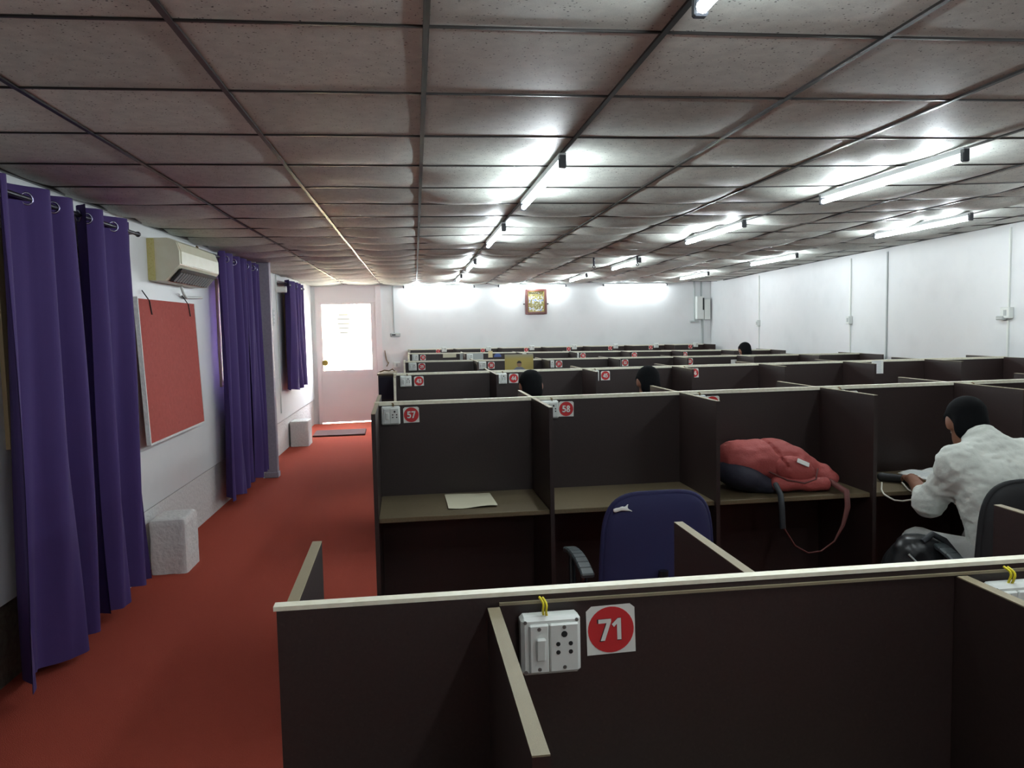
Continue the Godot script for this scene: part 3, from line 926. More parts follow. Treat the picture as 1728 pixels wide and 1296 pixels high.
func build_right_side() -> void:
	for q in [[6.30, 1.60, 0.11, "double white socket box on the conduit beside the dark seam"], [8.98, 1.56, 0.08, "white socket box on the conduit in the middle of the right wall"], [11.75, 1.535, 0.07, "white socket box on the conduit nearest the back corner"]]:
		var w: float = q[0]
		var t := thing("conduit_socket", q[3], "socket", RT(w, 0.0, q[1]), PI / 2 - 0.035 + PI)
		var b := sb()
		b.box(Vector3(0, 0.36, 0.008), Vector3(0.018, 0.76, 0.016)); b.box(Vector3(0, -0.3, 0.008), Vector3(0.018, 0.56, 0.016))
		obj("conduit", b, M.plastic_white, t)
		b = sb(); b.cbox(Vector3(0, 0, 0.025), Vector3(q[2], 0.10, 0.05), 0.006); obj("box", b, M.plastic_white, t)
		b = sb(); b.box(Vector3(0.01, 0, 0.052), Vector3(0.03, 0.05, 0.006)); obj("rocker", b, M.plastic_grey, t)
		if q[2] > 0.1:
			b = sb(); b.cbox(Vector3(-0.05, -0.045, 0.03), Vector3(0.09, 0.035, 0.06), 0.006); obj("plug", b, M.plastic_grey, t)
	var b := sb()
	b.box(Vector3(0, 0.0, 0), Vector3(0.012, 2.3, 0.02))
	solo("wall_seam_strip", b, M.plastic_grey, "thin grey joint strip running down the right wall between two conduits", "joint strip", "", RT(8.2, 0.006, 1.16))

# ------------------------------------------------------------------ carrel rows
var rows := {}
func row_frame(r: Dictionary) -> Transform3D:
	return Transform3D(Basis(Vector3.UP, r.turn), Vector3(r.x, 0, r.z))
func row_top(r: Dictionary, lx: float) -> float:
	return lerpf(r.y0, r.y1, lx / r.len)

func carrel_row(r: Dictionary, label: String) -> void:
	var t := thing("carrel_row", label, "study carrels", Vector3(r.x, 0, r.z), r.turn)
	var L: float = r.len
	var prism := func(x0: float, x1: float, z0: float, z1: float, lo: float, hi: float, m: Material, called: String, par: Node) -> Node:
		var a := row_top(r, x0)
		var c := row_top(r, x1)
		var b := sb()
		b.hexa([Vector3(x0, a + lo if lo > -1.0 else 0.0, z1), Vector3(x1, c + lo if lo > -1.0 else 0.0, z1), Vector3(x1, c + lo if lo > -1.0 else 0.0, z0), Vector3(x0, a + lo if lo > -1.0 else 0.0, z0),
			Vector3(x0, a + hi, z1), Vector3(x1, c + hi, z1), Vector3(x1, c + hi, z0), Vector3(x0, a + hi, z0)])
		return obj(called, b, m, par)
	var ch: float = r.get("cap_h", 0.017)
	var drop: float = r.get("drop", 0.006)
	prism.call(0.0, L, -0.0085, 0.0085, -9.0, -ch, M.laminate, "spine_panel", t)
	var cw: float = r.get("cap", 0.012)
	prism.call(-0.004, L, -cw, cw, -ch + 0.0002, 0.0, M.cap, "cap_strip", t)
	if r.has("strip"): prism.call(r.strip, L, 0.0087, 0.013, -0.0185, -0.0145, M.edge, "wire_moulding", t)
	for side in [1, -1]:
		var ws: Array = r.near if side == 1 else r.far
		var dp: float = r.dn if side == 1 else r.df
		for k in ws.size():
			var lx: float = ws[k]
			var z0 := 0.0095 if side == 1 else -dp
			var z1 := dp if side == 1 else -0.0095
			var wg: Node = prism.call(lx - 0.0085, lx + 0.0085, z0, z1, -9.0, -drop, M.laminate, "divider", t)
			if r.has("strip") and side == 1: z0 += 0.006
			prism.call(lx - 0.0088, lx + 0.0088, z0, z1 + (0.0008 if side == 1 else 0.0), -drop + 0.0002, -drop + 0.002, M.edge, "edge_band", wg)
			if k == 0 and r.get("door_lit_end", false) and side == 1:
				prism.call(lx - 0.0085, lx + 0.0085, dp + 0.0002, dp + 0.002, -0.6, -0.006, M.cap, "door_light_band", wg)  # cream strip painting the door light onto the dark end edge
			if k + 1 < ws.size() or lx + 0.3 < L:
				var nx: float = ws[k + 1] if k + 1 < ws.size() else L
				var y: float = 0.797
				var b := sb()
				var c := Vector3((lx + nx) / 2, y - 0.010, side * (dp - 0.02) / 2 + side * 0.005)
				b.cbox(c, Vector3(nx - lx - 0.018, 0.02, dp - 0.03), 0.002)
				obj("desktop", b, M.desk, t)
		if side == 1 and r.get("stub", false):
			var b := sb()
			b.cbox(Vector3(ws[0] / 2, 0.787, dp / 2), Vector3(ws[0] - 0.02, 0.02, dp - 0.03), 0.002)
			obj("desktop", b, M.desk, t)

func in_row(r: Dictionary, p: Vector3) -> Vector3:
	return row_frame(r) * p

var socket_full: Node3D
func socket_box(r: Dictionary, lx: float, ly: float, number: int, full: bool) -> void:
	var t := thing("socket_box", "white switch and socket box beside the sticker reading " + words(number), "socket", in_row(r, Vector3(lx, ly, 0.0092)), r.turn, "carrel socket boxes")
	var b := sb()
	b.cbox(Vector3(0, 0, 0.014), Vector3(0.086, 0.084, 0.028), 0.005)
	obj("box", b, M.plastic_white, t)
	b = sb()
	b.cbox(Vector3(-0.018, -0.002, 0.0295), Vector3(0.028, 0.07, 0.006), 0.002)
	var sp := obj("switch_plate", b, M.plastic_white, t)
	b = sb()
	b.cbox(Vector3(-0.016, -0.002, 0.034), Vector3(0.014, 0.034, 0.006), 0.002, Basis(Vector3.RIGHT, 0.12))
	obj("rocker", b, M.plastic_white, sp)
	b = sb()
	b.cbox(Vector3(0.018, -0.002, 0.0295), Vector3(0.042, 0.07, 0.006), 0.002)
	var kp := obj("socket_plate", b, M.plastic_white, t)
	for h in [[0.018, 0.018, 0.0046], [0.009, 0.004, 0.0032], [0.027, 0.004, 0.0032], [0.009, -0.008, 0.0032], [0.027, -0.008, 0.0032]]:
		b = sb()
		b.disc(Vector3(h[0], h[1], 0.0318), Vector3(0, 0, 1), h[2], 0.0012, 10)
		obj("pin_hole", b, M.hole, kp)
	if full:
		for h in [[0.018, 0.028], [0.018, -0.03], [-0.018, 0.027], [-0.018, -0.031]]:
			b = sb()
			b.disc(Vector3(h[0], h[1], 0.0318), Vector3(0, 0, 1), 0.0028, 0.0014, 10)
			obj("screw", b, M.screw, kp if h[0] > 0 else sp)
		for h in [[-0.037, 0.036], [0.037, 0.036], [0.037, -0.036], [-0.037, -0.036]]:
			b = sb()
			b.disc(Vector3(h[0], h[1], 0.0272), Vector3(0, 0, 1), 0.0026, 0.0014, 10)
			obj("screw", b, M.screw, t)

func words(k: int) -> String:
	var ones := ["", "one", "two", "three", "four", "five", "six", "seven", "eight", "nine", "ten", "eleven", "twelve", "thirteen", "fourteen", "fifteen", "sixteen", "seventeen", "eighteen", "nineteen"]
	var tens := ["", "", "twenty", "thirty", "forty", "fifty", "sixty", "seventy"]
	if k < 20: return ones[k]
	return tens[k / 10] + ("-" + ones[k % 10] if k % 10 else "")

func sticker(r: Dictionary, lx: float, ly: float, number: int, tilt: float) -> void:
	var t := thing("number_sticker", "square white sticker whose red disc reads " + words(number), "sticker", in_row(r, Vector3(lx, ly, 0.0092)), r.turn, "seat number stickers")
	t.rotation.z = tilt
	var b := sb()
	var h := 0.0365
	var at := func(w: float, q: Vector2) -> Vector3: return Vector3(q.x, q.y, w)
	var poly := [Vector2(-h, -h), Vector2(h, -h), Vector2(h, h - 0.006), Vector2(h - 0.007, h), Vector2(-h + 0.008, h), Vector2(-h, h - 0.007)]
	poly.reverse()
	b.extrude(poly, at, 0.0, 0.0006)
	b.quad(Vector3(-h, -h, 0.00062), Vector3(h, -h, 0.00062), Vector3(h, h - 0.008, 0.00062), Vector3(-h, h - 0.008, 0.00062))
	obj("paper", b, M.paper, t)
	b = sb()
	b.disc(Vector3(0, 0, 0.0007), Vector3(0, 0, 1), 0.0345, 0.0006, 32)
	obj("red_disc", b, M.sticker_red, t)
	var font := SystemFont.new()
	font.font_names = PackedStringArray(["Droid Sans"])
	font.font_weight = 700
	for k in 2:
		var fv := FontVariation.new()
		fv.base_font = font
		fv.variation_embolden = 0.25
		fv.spacing_glyph = -1
		var tm := TextMesh.new()
		tm.text = str(number); tm.font = fv; tm.font_size = 32; tm.pixel_size = 0.00118; tm.depth = 0.0003
		tm.curve_step = 1.0
		var o := obj("numeral_outline" if k == 0 else "numeral", tm, M.ink if k == 0 else M.paper, t)
		o.position = Vector3(0.0003 - 0.0006 * (1 - k), -0.0005 - 0.0005 * (1 - k), 0.0016 + 0.0004 * k)
		o.scale = Vector3(0.98, 1.16, 1) if k == 1 else Vector3(1.05, 1.22, 1)

func wire_loop(r: Dictionary, lx: float, top: float, drop: float, m: Material, number: int) -> void:
	var b := sb()
	for s in 2:
		var path := []
		for k in 9:
			var a := PI * k / 8.0
			path.append(in_row(r, Vector3(lx + 0.004 * s - 0.004 * cos(a) * 0.9 + 0.0025 * sin(a * 2), top - 0.006 + 0.004 * sin(a) - drop * k / 8.0 * 0.9, 0.021 + 0.012 * sin(a) + 0.003 * s)))
		b.tube(path, 0.0019, 6)
	var colour := "yellow" if m == M.wire_yellow else "brown"
	solo("socket_wire", b, m, "looped " + colour + " wire above the socket box of seat " + words(number), "wire", "socket wires")

func build_rows() -> void:
	var pitch7 := func(p: float, n: int) -> Array: return range(n).map(func(k): return k * p)
	rows["71"] = {"x": -0.202, "z": -1.097, "turn": 0.0149, "len": 4.9, "y0": 1.199, "y1": 1.186, "near": range(7).map(func(k): return 0.301 + 0.733 * k), "far": range(7).map(func(k): return 0.012 + 0.711 * k), "dn": 0.405, "df": 0.395, "strip": 0.31, "cap": 0.0095, "cap_h": 0.0065, "drop": 0.021, "stub": true}
	rows["57"] = {"x": -0.195, "z": -3.664, "turn": 0.0149, "len": 5.13, "y0": 1.238, "y1": 1.25, "near": range(8).map(func(k): return 0.009 + 0.7315 * k - (0.006 if k > 6 else 0.0)), "far": range(8).map(func(k): return 0.009 + 0.7305 * k), "dn": 0.468, "df": 0.44}
	rows["43"] = {"x": -0.17, "z": -6.02, "turn": 0.0149, "len": 5.14, "y0": 1.234, "y1": 1.231, "near": range(8).map(func(k): return 0.009 + 0.7315 * k), "far": range(8).map(func(k): return 0.009 + 0.7315 * k), "dn": 0.45, "df": 0.44, "door_lit_end": true}
	rows["29"] = {"x": -0.134, "z": -8.47, "turn": 0.0149, "len": 5.28, "y0": 1.222, "y1": 1.178, "near": range(8).map(func(k): return 0.009 + 0.75 * k), "far": range(8).map(func(k): return 0.009 + 0.75 * k), "dn": 0.45, "df": 0.44, "door_lit_end": true}
	rows["15"] = {"x": -0.105, "z": -10.7, "turn": 0.0149, "len": 5.2, "y0": 1.234, "y1": 1.16, "near": range(8).map(func(k): return 0.009 + 0.74 * k), "far": range(8).map(func(k): return 0.009 + 0.74 * k), "dn": 0.45, "df": 0.44, "door_lit_end": true}
	rows["1"] = {"x": -0.13, "z": -13.36, "turn": 0.0925, "len": 5.42, "y0": 1.213, "y1": 1.172, "near": range(8).map(func(k): return 0.009 + 0.771 * k), "far": [], "dn": 0.45, "df": 0.0}
	carrel_row(rows["71"], "dark brown carrel row with wire moulding whose first sticker reads 71")
	carrel_row(rows["57"], "dark brown carrel row holding the red backpack whose stickers start at 57")
	carrel_row(rows["43"], "dark brown carrel row with door light painted on its left edge whose stickers start at 43")
	carrel_row(rows["29"], "dark brown carrel row with a yellow poster whose stickers start at 29")
	carrel_row(rows["15"], "dark brown carrel row with a blue sticker whose numbers start at 15")
	carrel_row(rows["1"], "dark brown carrel row standing against the white back wall")
	for key in ["71", "57", "43", "29", "15", "1"]:
		var r: Dictionary = rows[key]
		var count: int = {"71": 2, "57": 5, "43": 4, "29": 5, "15": 6, "1": 7}[key]
		for k in count:
			var wx: float = r.near[k]
			var ty := row_top(r, wx + 0.1)
			var num: int = int(key) + k
			var so: float = {"71": 0.079, "57": 0.062, "43": 0.078, "29": 0.085, "15": 0.085, "1": 0.6}[key]
			var sn: float = {"71": 0.173, "57": 0.156, "43": 0.178, "29": 0.185, "15": 0.19, "1": 0.5}[key]
			if key == "57" and k > 0: so = 0.075; sn = 0.16
			socket_box(r, wx + so, ty - (0.0725 if key == "71" else 0.062 if key != "1" else 0.02), num, key == "71")
			sticker(r, wx + sn, ty - (0.066 if key == "71" else 0.064 if key != "1" else 0.05), num, [0.02, -0.015, 0.0, 0.025, -0.02, 0.01, 0.0][k])
			if key == "71": wire_loop(r, wx + 0.069, ty, 0.034, M.wire_yellow, num)
			if key == "57" or key == "43": wire_loop(r, wx + so + 0.01, ty, 0.025, M.wire_brown, num)

# ------------------------------------------------------------------ chairs
func office_chair(fabric: Material, label: String, at: Vector3, turn: float) -> Node3D:
	var t := thing("office_chair", label, "chair", at, turn)
	# backrest: rounded slab curved round the sitter, front is -z
	var b := sb()
	var back := func(side: float) -> Callable:
		return func(s: float, v: float) -> Vector3:
			var a := s * TAU
			var cx := signf(cos(a)) * pow(absf(cos(a)), 0.5)
			var cy := signf(sin(a)) * pow(absf(sin(a)), 0.5)
			var k := sin(v * PI / 2)
			var x := cx * 0.205 * k
			var y := cy * 0.235 * k
			var z := 0.21 - 0.35 * x * x + 0.03 * y + side * (0.03 * pow(maxf(0.0, 1.0 - pow(k, 6)), 0.5) + 0.004)
			return Vector3(x * (1.0 - 0.06 * y / 0.235), 0.735 + y, z)
	b.sheet(back.call(1.0), 48, 10, false)
	b.sheet(back.call(-1.0), 48, 10, true)
	var bk := obj("backrest", b, fabric, t)
	b = sb()
	var path := []
	for k in 49:
		var q: Vector3 = back.call(0.0).call(k / 48.0, 1.0)
		path.append(q)
	b.tube(path, 0.011, 8, false)
	obj("piping", b, fabric, bk)
	b = sb()
	b.blob([[Vector3(-0.17, 0.465, -0.17), Vector3(0.17, 0.465, -0.17), 0.035, 0.035], [Vector3(-0.17, 0.465, 0.15), Vector3(0.17, 0.465, 0.15), 0.035, 0.035], [Vector3(0, 0.465, -0.02), Vector3(0.23, 0.045, 0.23), Basis.IDENTITY]], 0.02, 0.05)
	obj("seat", b, fabric, t)
	b = sb()
	b.tube([Vector3(0, 0.435, 0.05), Vector3(0, 0.43, 0.24), Vector3(0, 0.50, 0.275), Vector3(0, 0.70, 0.265)], 0.018, 8)
	obj("back_bracket", b, M.plastic_black, t)
	for s in [-1, 1]:
		b = sb()
		b.tube([Vector3(s * 0.18, 0.44, -0.02), Vector3(s * 0.245, 0.45, -0.02), Vector3(s * 0.25, 0.52, -0.10), Vector3(s * 0.245, 0.66, -0.13)], 0.014, 8)
		b.tube([Vector3(s * 0.245, 0.45, -0.02), Vector3(s * 0.248, 0.54, 0.06), Vector3(s * 0.245, 0.67, 0.08)], 0.014, 8)
		var arm := obj("armrest", b, M.plastic_black, t)
		b = sb()
		var pad := []
		for k in 9:
			var z := lerpf(-0.19, 0.14, k / 8.0)
			pad.append(Vector3(s * 0.245, 0.685 - 0.9 * (z + 0.04) * (z + 0.04), z))
		for k in 8:
			b.cbox((pad[k] + pad[k + 1]) / 2, Vector3(0.05, 0.02, 0.046), 0.005, Basis.looking_at((pad[k + 1] - pad[k]).normalized()))
		obj("arm_pad", b, M.plastic_arm, arm)
	b = sb()
	b.tube([Vector3(0, 0.11, 0), Vector3(0, 0.26, 0)], 0.028, 12); b.tube([Vector3(0, 0.26, 0), Vector3(0, 0.435, 0)], 0.014, 10)
	obj("gas_column", b, M.plastic_black, t)
	for k in 5:
		var d := Vector3(cos(TAU * k / 5.0 + 0.3), 0, sin(TAU * k / 5.0 + 0.3))
		b = sb()
		b.tube([Vector3(0, 0.12, 0) + d * 0.02, d * 0.27 + Vector3(0, 0.08, 0)], [0.022, 0.014], 8)
		var lg := obj("base_leg", b, M.plastic_black, t)
		b = sb()
		var e := d.cross(Vector3.UP)
		b.disc(d * 0.275 + Vector3(0, 0.03, 0) - e * 0.018, e, 0.03, 0.036, 14)
		obj("caster", b, M.plastic_black, lg)
	return t

func build_chairs() -> void:
	var c := office_chair(M.blue_cloth, "blue fabric office chair with torn back pulled up to desk 58", Vector3(0.845, 0, -2.905), 0.02)
	var b := sb()
	b.blob([[Vector3(-0.165, 0.918, 0.232), Vector3(-0.14, 0.925, 0.237), 0.008, 0.006], [Vector3(-0.14, 0.925, 0.238), Vector3(-0.105, 0.915, 0.242), 0.007, 0.002], [Vector3(-0.128, 0.925, 0.238), Vector3(-0.12, 0.94, 0.238), 0.006, 0.002]], 0.004, 0.006)
	obj("torn_stuffing", b, M.paper, c)
	c = office_chair(M.black_cloth, "black fabric office chair carrying the person in the white shirt", Vector3(2.265, 0, -2.80), -0.06)
	b = sb()
	b.blob([[Vector3(0.0, 0.90, 0.246), Vector3(0.035, 0.905, 0.246), 0.007, 0.007], [Vector3(-0.01, 0.89, 0.246), Vector3(0.02, 0.888, 0.246), 0.005, 0.006]], 0.004, 0.006)
	obj("torn_stuffing", b, M.plastic_grey, c)
	office_chair(M.black_cloth, "black office chair under the person in dark clothes at desk 44", Vector3(0.76, 0, -5.08), 0.0)
	office_chair(M.black_cloth, "black office chair under the person in the teal shirt at desk 45", Vector3(1.57, 0, -5.08), 0.0)
	office_chair(M.black_cloth, "black office chair under the person seated near the right wall", Vector3(4.31, 0, -9.78), 0.0)

# ------------------------------------------------------------------ people
func head_bones(c: Vector3, bs: Basis) -> Array:
	# head looks along -z of bs, 0.22 m high
	var g := func(x: float, y: float, z: float) -> Vector3: return c + bs * Vector3(x, y, z) * 0.93
	return [[g.call(0, 0.025, 0.012), Vector3(0.071, 0.086, 0.088), bs], [g.call(0, -0.045, -0.025), Vector3(0.054, 0.061, 0.061), bs],
		[g.call(0, -0.085, -0.055), g.call(0, -0.08, -0.06), 0.026, 0.024], [g.call(0, 0.0, -0.085), g.call(0, -0.028, -0.108), 0.010, 0.013],
		[g.call(-0.028, 0.014, -0.078), g.call(0.028, 0.014, -0.078), 0.014, 0.014], [g.call(-0.02, -0.058, -0.084), g.call(0.02, -0.058, -0.084), 0.008, 0.008],
		[g.call(-0.078, 0.012, 0.01), Vector3(0.010, 0.032, 0.019), bs], [g.call(0.078, 0.012, 0.01), Vector3(0.010, 0.032, 0.019), bs]]

func hair_bones(c: Vector3, bs: Basis) -> Array:
	var g := func(x: float, y: float, z: float) -> Vector3: return c + bs * Vector3(x, y, z) * 0.93
	return [[g.call(0, 0.052, 0.018), Vector3(0.078, 0.076, 0.087), bs], [g.call(0, -0.012, 0.066), Vector3(0.068, 0.072, 0.042), bs], [g.call(0, -0.055, 0.062), Vector3(0.057, 0.037, 0.031), bs], [g.call(0, 0.075, -0.055), Vector3(0.061, 0.035, 0.042), bs],
		[g.call(-0.072, 0.045, -0.01), g.call(-0.074, 0.02, -0.02), 0.014, 0.008], [g.call(0.072, 0.045, -0.01), g.call(0.074, 0.02, -0.02), 0.014, 0.008]]

func hand_bones(w: Vector3, d: Vector3, up: Vector3, side: float) -> Array:
	# wrist w, pointing along d, back of the hand towards up; side: thumb on +1 / -1
	var s := d.cross(up).normalized() * side
	var b := [[w, w + d * 0.03, 0.024, 0.026], [w + d * 0.04 + s * 0.018, w + d * 0.08 + s * 0.024, 0.015, 0.012], [w + d * 0.04, w + d * 0.085 + s * 0.004, 0.016, 0.012], [w + d * 0.04 - s * 0.016, w + d * 0.078 - s * 0.018, 0.015, 0.011]]
	for k in 4:
		var o: float = [0.027, 0.009, -0.009, -0.026][k]
		var l: float = [0.036, 0.041, 0.038, 0.029][k]
		var a := w + d * (0.083 - 0.004 * absf(k - 1.0)) + s * o
		var m := a + d * l * 0.8 - up * l * 0.45
		b.append([a, m, 0.0088, 0.008])
		b.append([m, m + d * l * 0.3 - up * l * 0.75, 0.008, 0.0068])
	var th := w + d * 0.03 + s * 0.028
	b.append([th, th + d * 0.03 + s * 0.018 - up * 0.012, 0.012, 0.010])
	b.append([th + d * 0.03 + s * 0.018 - up * 0.012, th + d * 0.058 + s * 0.012 - up * 0.03, 0.0098, 0.0085])
	return b

func person(at: Vector3, label: String, j: Dictionary, shirt: Material, fine: bool) -> Node3D:
	# j: joints relative to the floor point under the seat
	var t := thing("person", label, "person", at)
	var cell := 0.014 if fine else 0.02
	var hc := 0.006 if fine else 0.010
	var body := [[j.pelvis, j.chest, 0.10, 0.10], [j.chest, j.neck - Vector3(0, 0.01, 0), 0.085, 0.042], [j.neck - Vector3(0, 0.01, 0), j.head - j.look * Vector3(0, 0.04, 0) + j.look * Vector3(0, 0, 0.02), 0.042, 0.043]]
	var cloth := [[j.pelvis + Vector3(-0.06, 0, 0), j.chest + Vector3(-0.07, -0.02, 0), 0.105, 0.11], [j.pelvis + Vector3(0.06, 0, 0), j.chest + Vector3(0.07, -0.02, 0), 0.105, 0.11],
		[j.chest, j.neck - Vector3(0, 0.02, 0), 0.12, 0.06], [j.sl, j.sr, 0.066, 0.066], [j.sl, j.chest + Vector3(-0.06, 0, 0), 0.066, 0.10], [j.sr, j.chest + Vector3(0.06, 0, 0), 0.066, 0.10],
		[j.sl, j.el, 0.068, 0.055], [j.sr, j.er, 0.068, 0.055], [j.neck - Vector3(0, 0.03, 0), j.neck + (j.head - j.neck).normalized() * 0.012, 0.082, 0.062], [j.neck - Vector3(0, 0.035, 0), j.sl, 0.06, 0.06], [j.neck - Vector3(0, 0.035, 0), j.sr, 0.06, 0.06]]
	for s in ["l", "r"]:
		body.append([j["s" + s], j["e" + s], 0.048, 0.042]); body.append([j.neck - Vector3(0, 0.03, 0), j["s" + s], 0.035, 0.042])
		body.append([j["e" + s], j["h" + s], 0.042, 0.026])
		body.append([j["p" + s], j["k" + s], 0.075, 0.055]); body.append([j["k" + s], j["f" + s], 0.05, 0.036])
		# sleeve hem bends a little into the forearm
		cloth.append([j["e" + s], j["e" + s].lerp(j["h" + s], 0.22), 0.056, 0.054])
	var b := sb()
	b.blob(body, cell, 0.03)
	b.blob(head_bones(j.head, j.look), hc, 0.012)
	for s in ["l", "r"]:
		var d: Vector3 = (j["h" + s] - j["e" + s]).normalized()
		b.blob(hand_bones(j["h" + s], Vector3(d.x, 0, d.z).normalized(), Vector3.UP, 1.0 if s == "l" else -1.0), 0.004 if fine else 0.006, 0.006)
	obj("body", b, M.skin, t)
	for s in [-1, 1]:
		b = sb()
		var ec: Vector3 = j.head + j.look * Vector3(s * 0.03, 0.002, -0.079)
		b.blob([[ec, Vector3(0.012, 0.009, 0.010), j.look]], 0.004, 0.004)
		obj("eye", b, M.paper, t)
	b = sb()
	b.tube([j.head + j.look * Vector3(-0.02, -0.058, -0.0925), j.head + j.look * Vector3(0, -0.06, -0.096), j.head + j.look * Vector3(0.02, -0.058, -0.0925)], [0.003, 0.005, 0.003], 6)
	obj("lips", b, M.strap_red, t)
	b = sb()
	b.blob(hair_bones(j.head, j.look), hc, 0.02)
	obj("hair", b, M.hair, t)
	b = sb()
	var nn := FastNoiseLite.new()
	nn.seed = 11; nn.frequency = 5.5; nn.fractal_octaves = 2
	if fine: b.blob(cloth, 0.009, 0.045, func(p: Vector3) -> float: return 0.013 * absf(nn.get_noise_3d(p.x * 1.2 + p.y * 0.8, p.y * 2.2 - p.x * 0.6, p.z * 1.5)) + 0.009 * absf(nn.get_noise_3d(p.x * 2.0 - p.y * 2.5, p.y * 3.6 + p.x * 1.8, p.z * 2.6 + 4.0)) - 0.004)
	else: b.blob(cloth, 0.02, 0.05)
	obj("shirt", b, shirt, t)
	# collar
	b = sb()
	var path := []
	var nd: Vector3 = (j.head - j.neck).normalized()
	var ns := nd.cross(Vector3.RIGHT).normalized()
	for k in 25:
		var a := TAU * k / 24.0
		path.append(j.neck + nd * 0.018 + (Vector3.RIGHT * cos(a) + ns * sin(a)) * 0.056)
	b.tube(path, 0.013, 8, false)
	obj("collar", b, shirt, t)
	b = sb()
	var tr := [[j.pl, j.pr, 0.11, 0.11]]
	for s in ["l", "r"]:
		tr.append([j["p" + s], j["k" + s], 0.088, 0.066]); tr.append([j["k" + s], j["f" + s] + Vector3(0, 0.05, 0), 0.062, 0.05])
	b.blob(tr, 0.02, 0.04)
	obj("trousers", b, M.trouser if fine else M.pack_dark, t)
	for s in ["l", "r"]:
		b = sb()
		var f: Vector3 = j["f" + s]
		b.blob([[f + Vector3(0, -0.025, 0.03), f + Vector3(0, -0.035, -0.12), 0.04, 0.03]], 0.012, 0.02)
		obj("shoe", b, M.plastic_black, t)
	return t

func build_people() -> void:
	var look := Basis(Vector3.UP, -0.36) * Basis(Vector3.RIGHT, -0.5)
	var o := Vector3(2.31, 0, -2.80)
	var j := {"pelvis": Vector3(2.33, 0.62, -2.76), "chest": Vector3(2.30, 0.92, -2.83), "neck": Vector3(2.30, 1.065, -2.925), "head": Vector3(2.318, 1.113, -3.05), "look": look,
		"sl": Vector3(2.15, 0.985, -2.87), "sr": Vector3(2.47, 1.0, -2.85), "el": Vector3(2.115, 0.805, -3.0), "er": Vector3(2.60, 0.83, -2.98), "hl": Vector3(2.24, 0.835, -3.29), "hr": Vector3(2.50, 0.835, -3.30),
		"pl": Vector3(2.23, 0.60, -2.79), "pr": Vector3(2.43, 0.60, -2.79), "kl": Vector3(2.18, 0.58, -3.16), "kr": Vector3(2.48, 0.58, -3.16), "fl": Vector3(2.18, 0.075, -3.12), "fr": Vector3(2.5, 0.075, -3.12)}
	for k in j:
		if j[k] is Vector3: j[k] -= o
	person(o, "person in a white shirt bent over an open notebook at a desk", j, M.shirt, true)
	# people further down, seen as heads over the carrel tops
	var q := {"pelvis": Vector3(0, 0.60, 0.0), "chest": Vector3(0, 0.90, -0.02), "neck": Vector3(0, 1.08, -0.05), "head": Vector3(0, 1.19, -0.09), "look": Basis(Vector3.RIGHT, -0.3),
		"sl": Vector3(-0.18, 1.02, -0.03), "sr": Vector3(0.18, 1.02, -0.03), "el": Vector3(-0.24, 0.82, -0.16), "er": Vector3(0.24, 0.82, -0.16), "hl": Vector3(-0.08, 0.835, -0.44), "hr": Vector3(0.08, 0.835, -0.44),
		"pl": Vector3(-0.1, 0.60, 0.0), "pr": Vector3(0.1, 0.60, 0.0), "kl": Vector3(-0.13, 0.58, -0.36), "kr": Vector3(0.13, 0.58, -0.36), "fl": Vector3(-0.13, 0.075, -0.32), "fr": Vector3(0.13, 0.075, -0.32)}
	var first := person(Vector3(0.76, -0.035, -5.10), "person in dark clothes with short black hair sitting at desk 44", q, M.navy_shirt, false)
	var second := copy(first, "person")
	second.position = Vector3(1.57, -0.03, -5.10)
	second.set_meta("label", "person in a teal shirt with short black hair sitting at desk 45")
	for n in second.get_children():
		if String(n.name).begins_with("shirt") or String(n.name).begins_with("collar"): n.material_override = M.teal_shirt
	var third := copy(first, "person")
	third.position = Vector3(4.31, -0.02, -9.80)
	third.set_meta("label", "person of whom only black hair shows above the carrels near the right wall")

# ------------------------------------------------------------------ things on and around the desks
func sheet_on_desk(called: String, m: Material, corners: Array, label: String, cat: String, lift := 0.0) -> void:
	var b := sb()
	var f := func(s: float, v: float, e: float) -> Vector3:
		var p: Vector3 = corners[0].lerp(corners[1], s).lerp(corners[3].lerp(corners[2], s), v)
		p.y += lift * (sin(s * 6.0 + v * 3.0) * 0.5 + 0.6) * (0.3 + v) + e + 0.001
		return p
	b.sheet(func(s, v): return f.call(s, v, 0.0008), 14, 14, true)
	b.sheet(func(s, v): return f.call(s, v, 0.0), 14, 14, false)
	solo(called, b, m, label, cat)

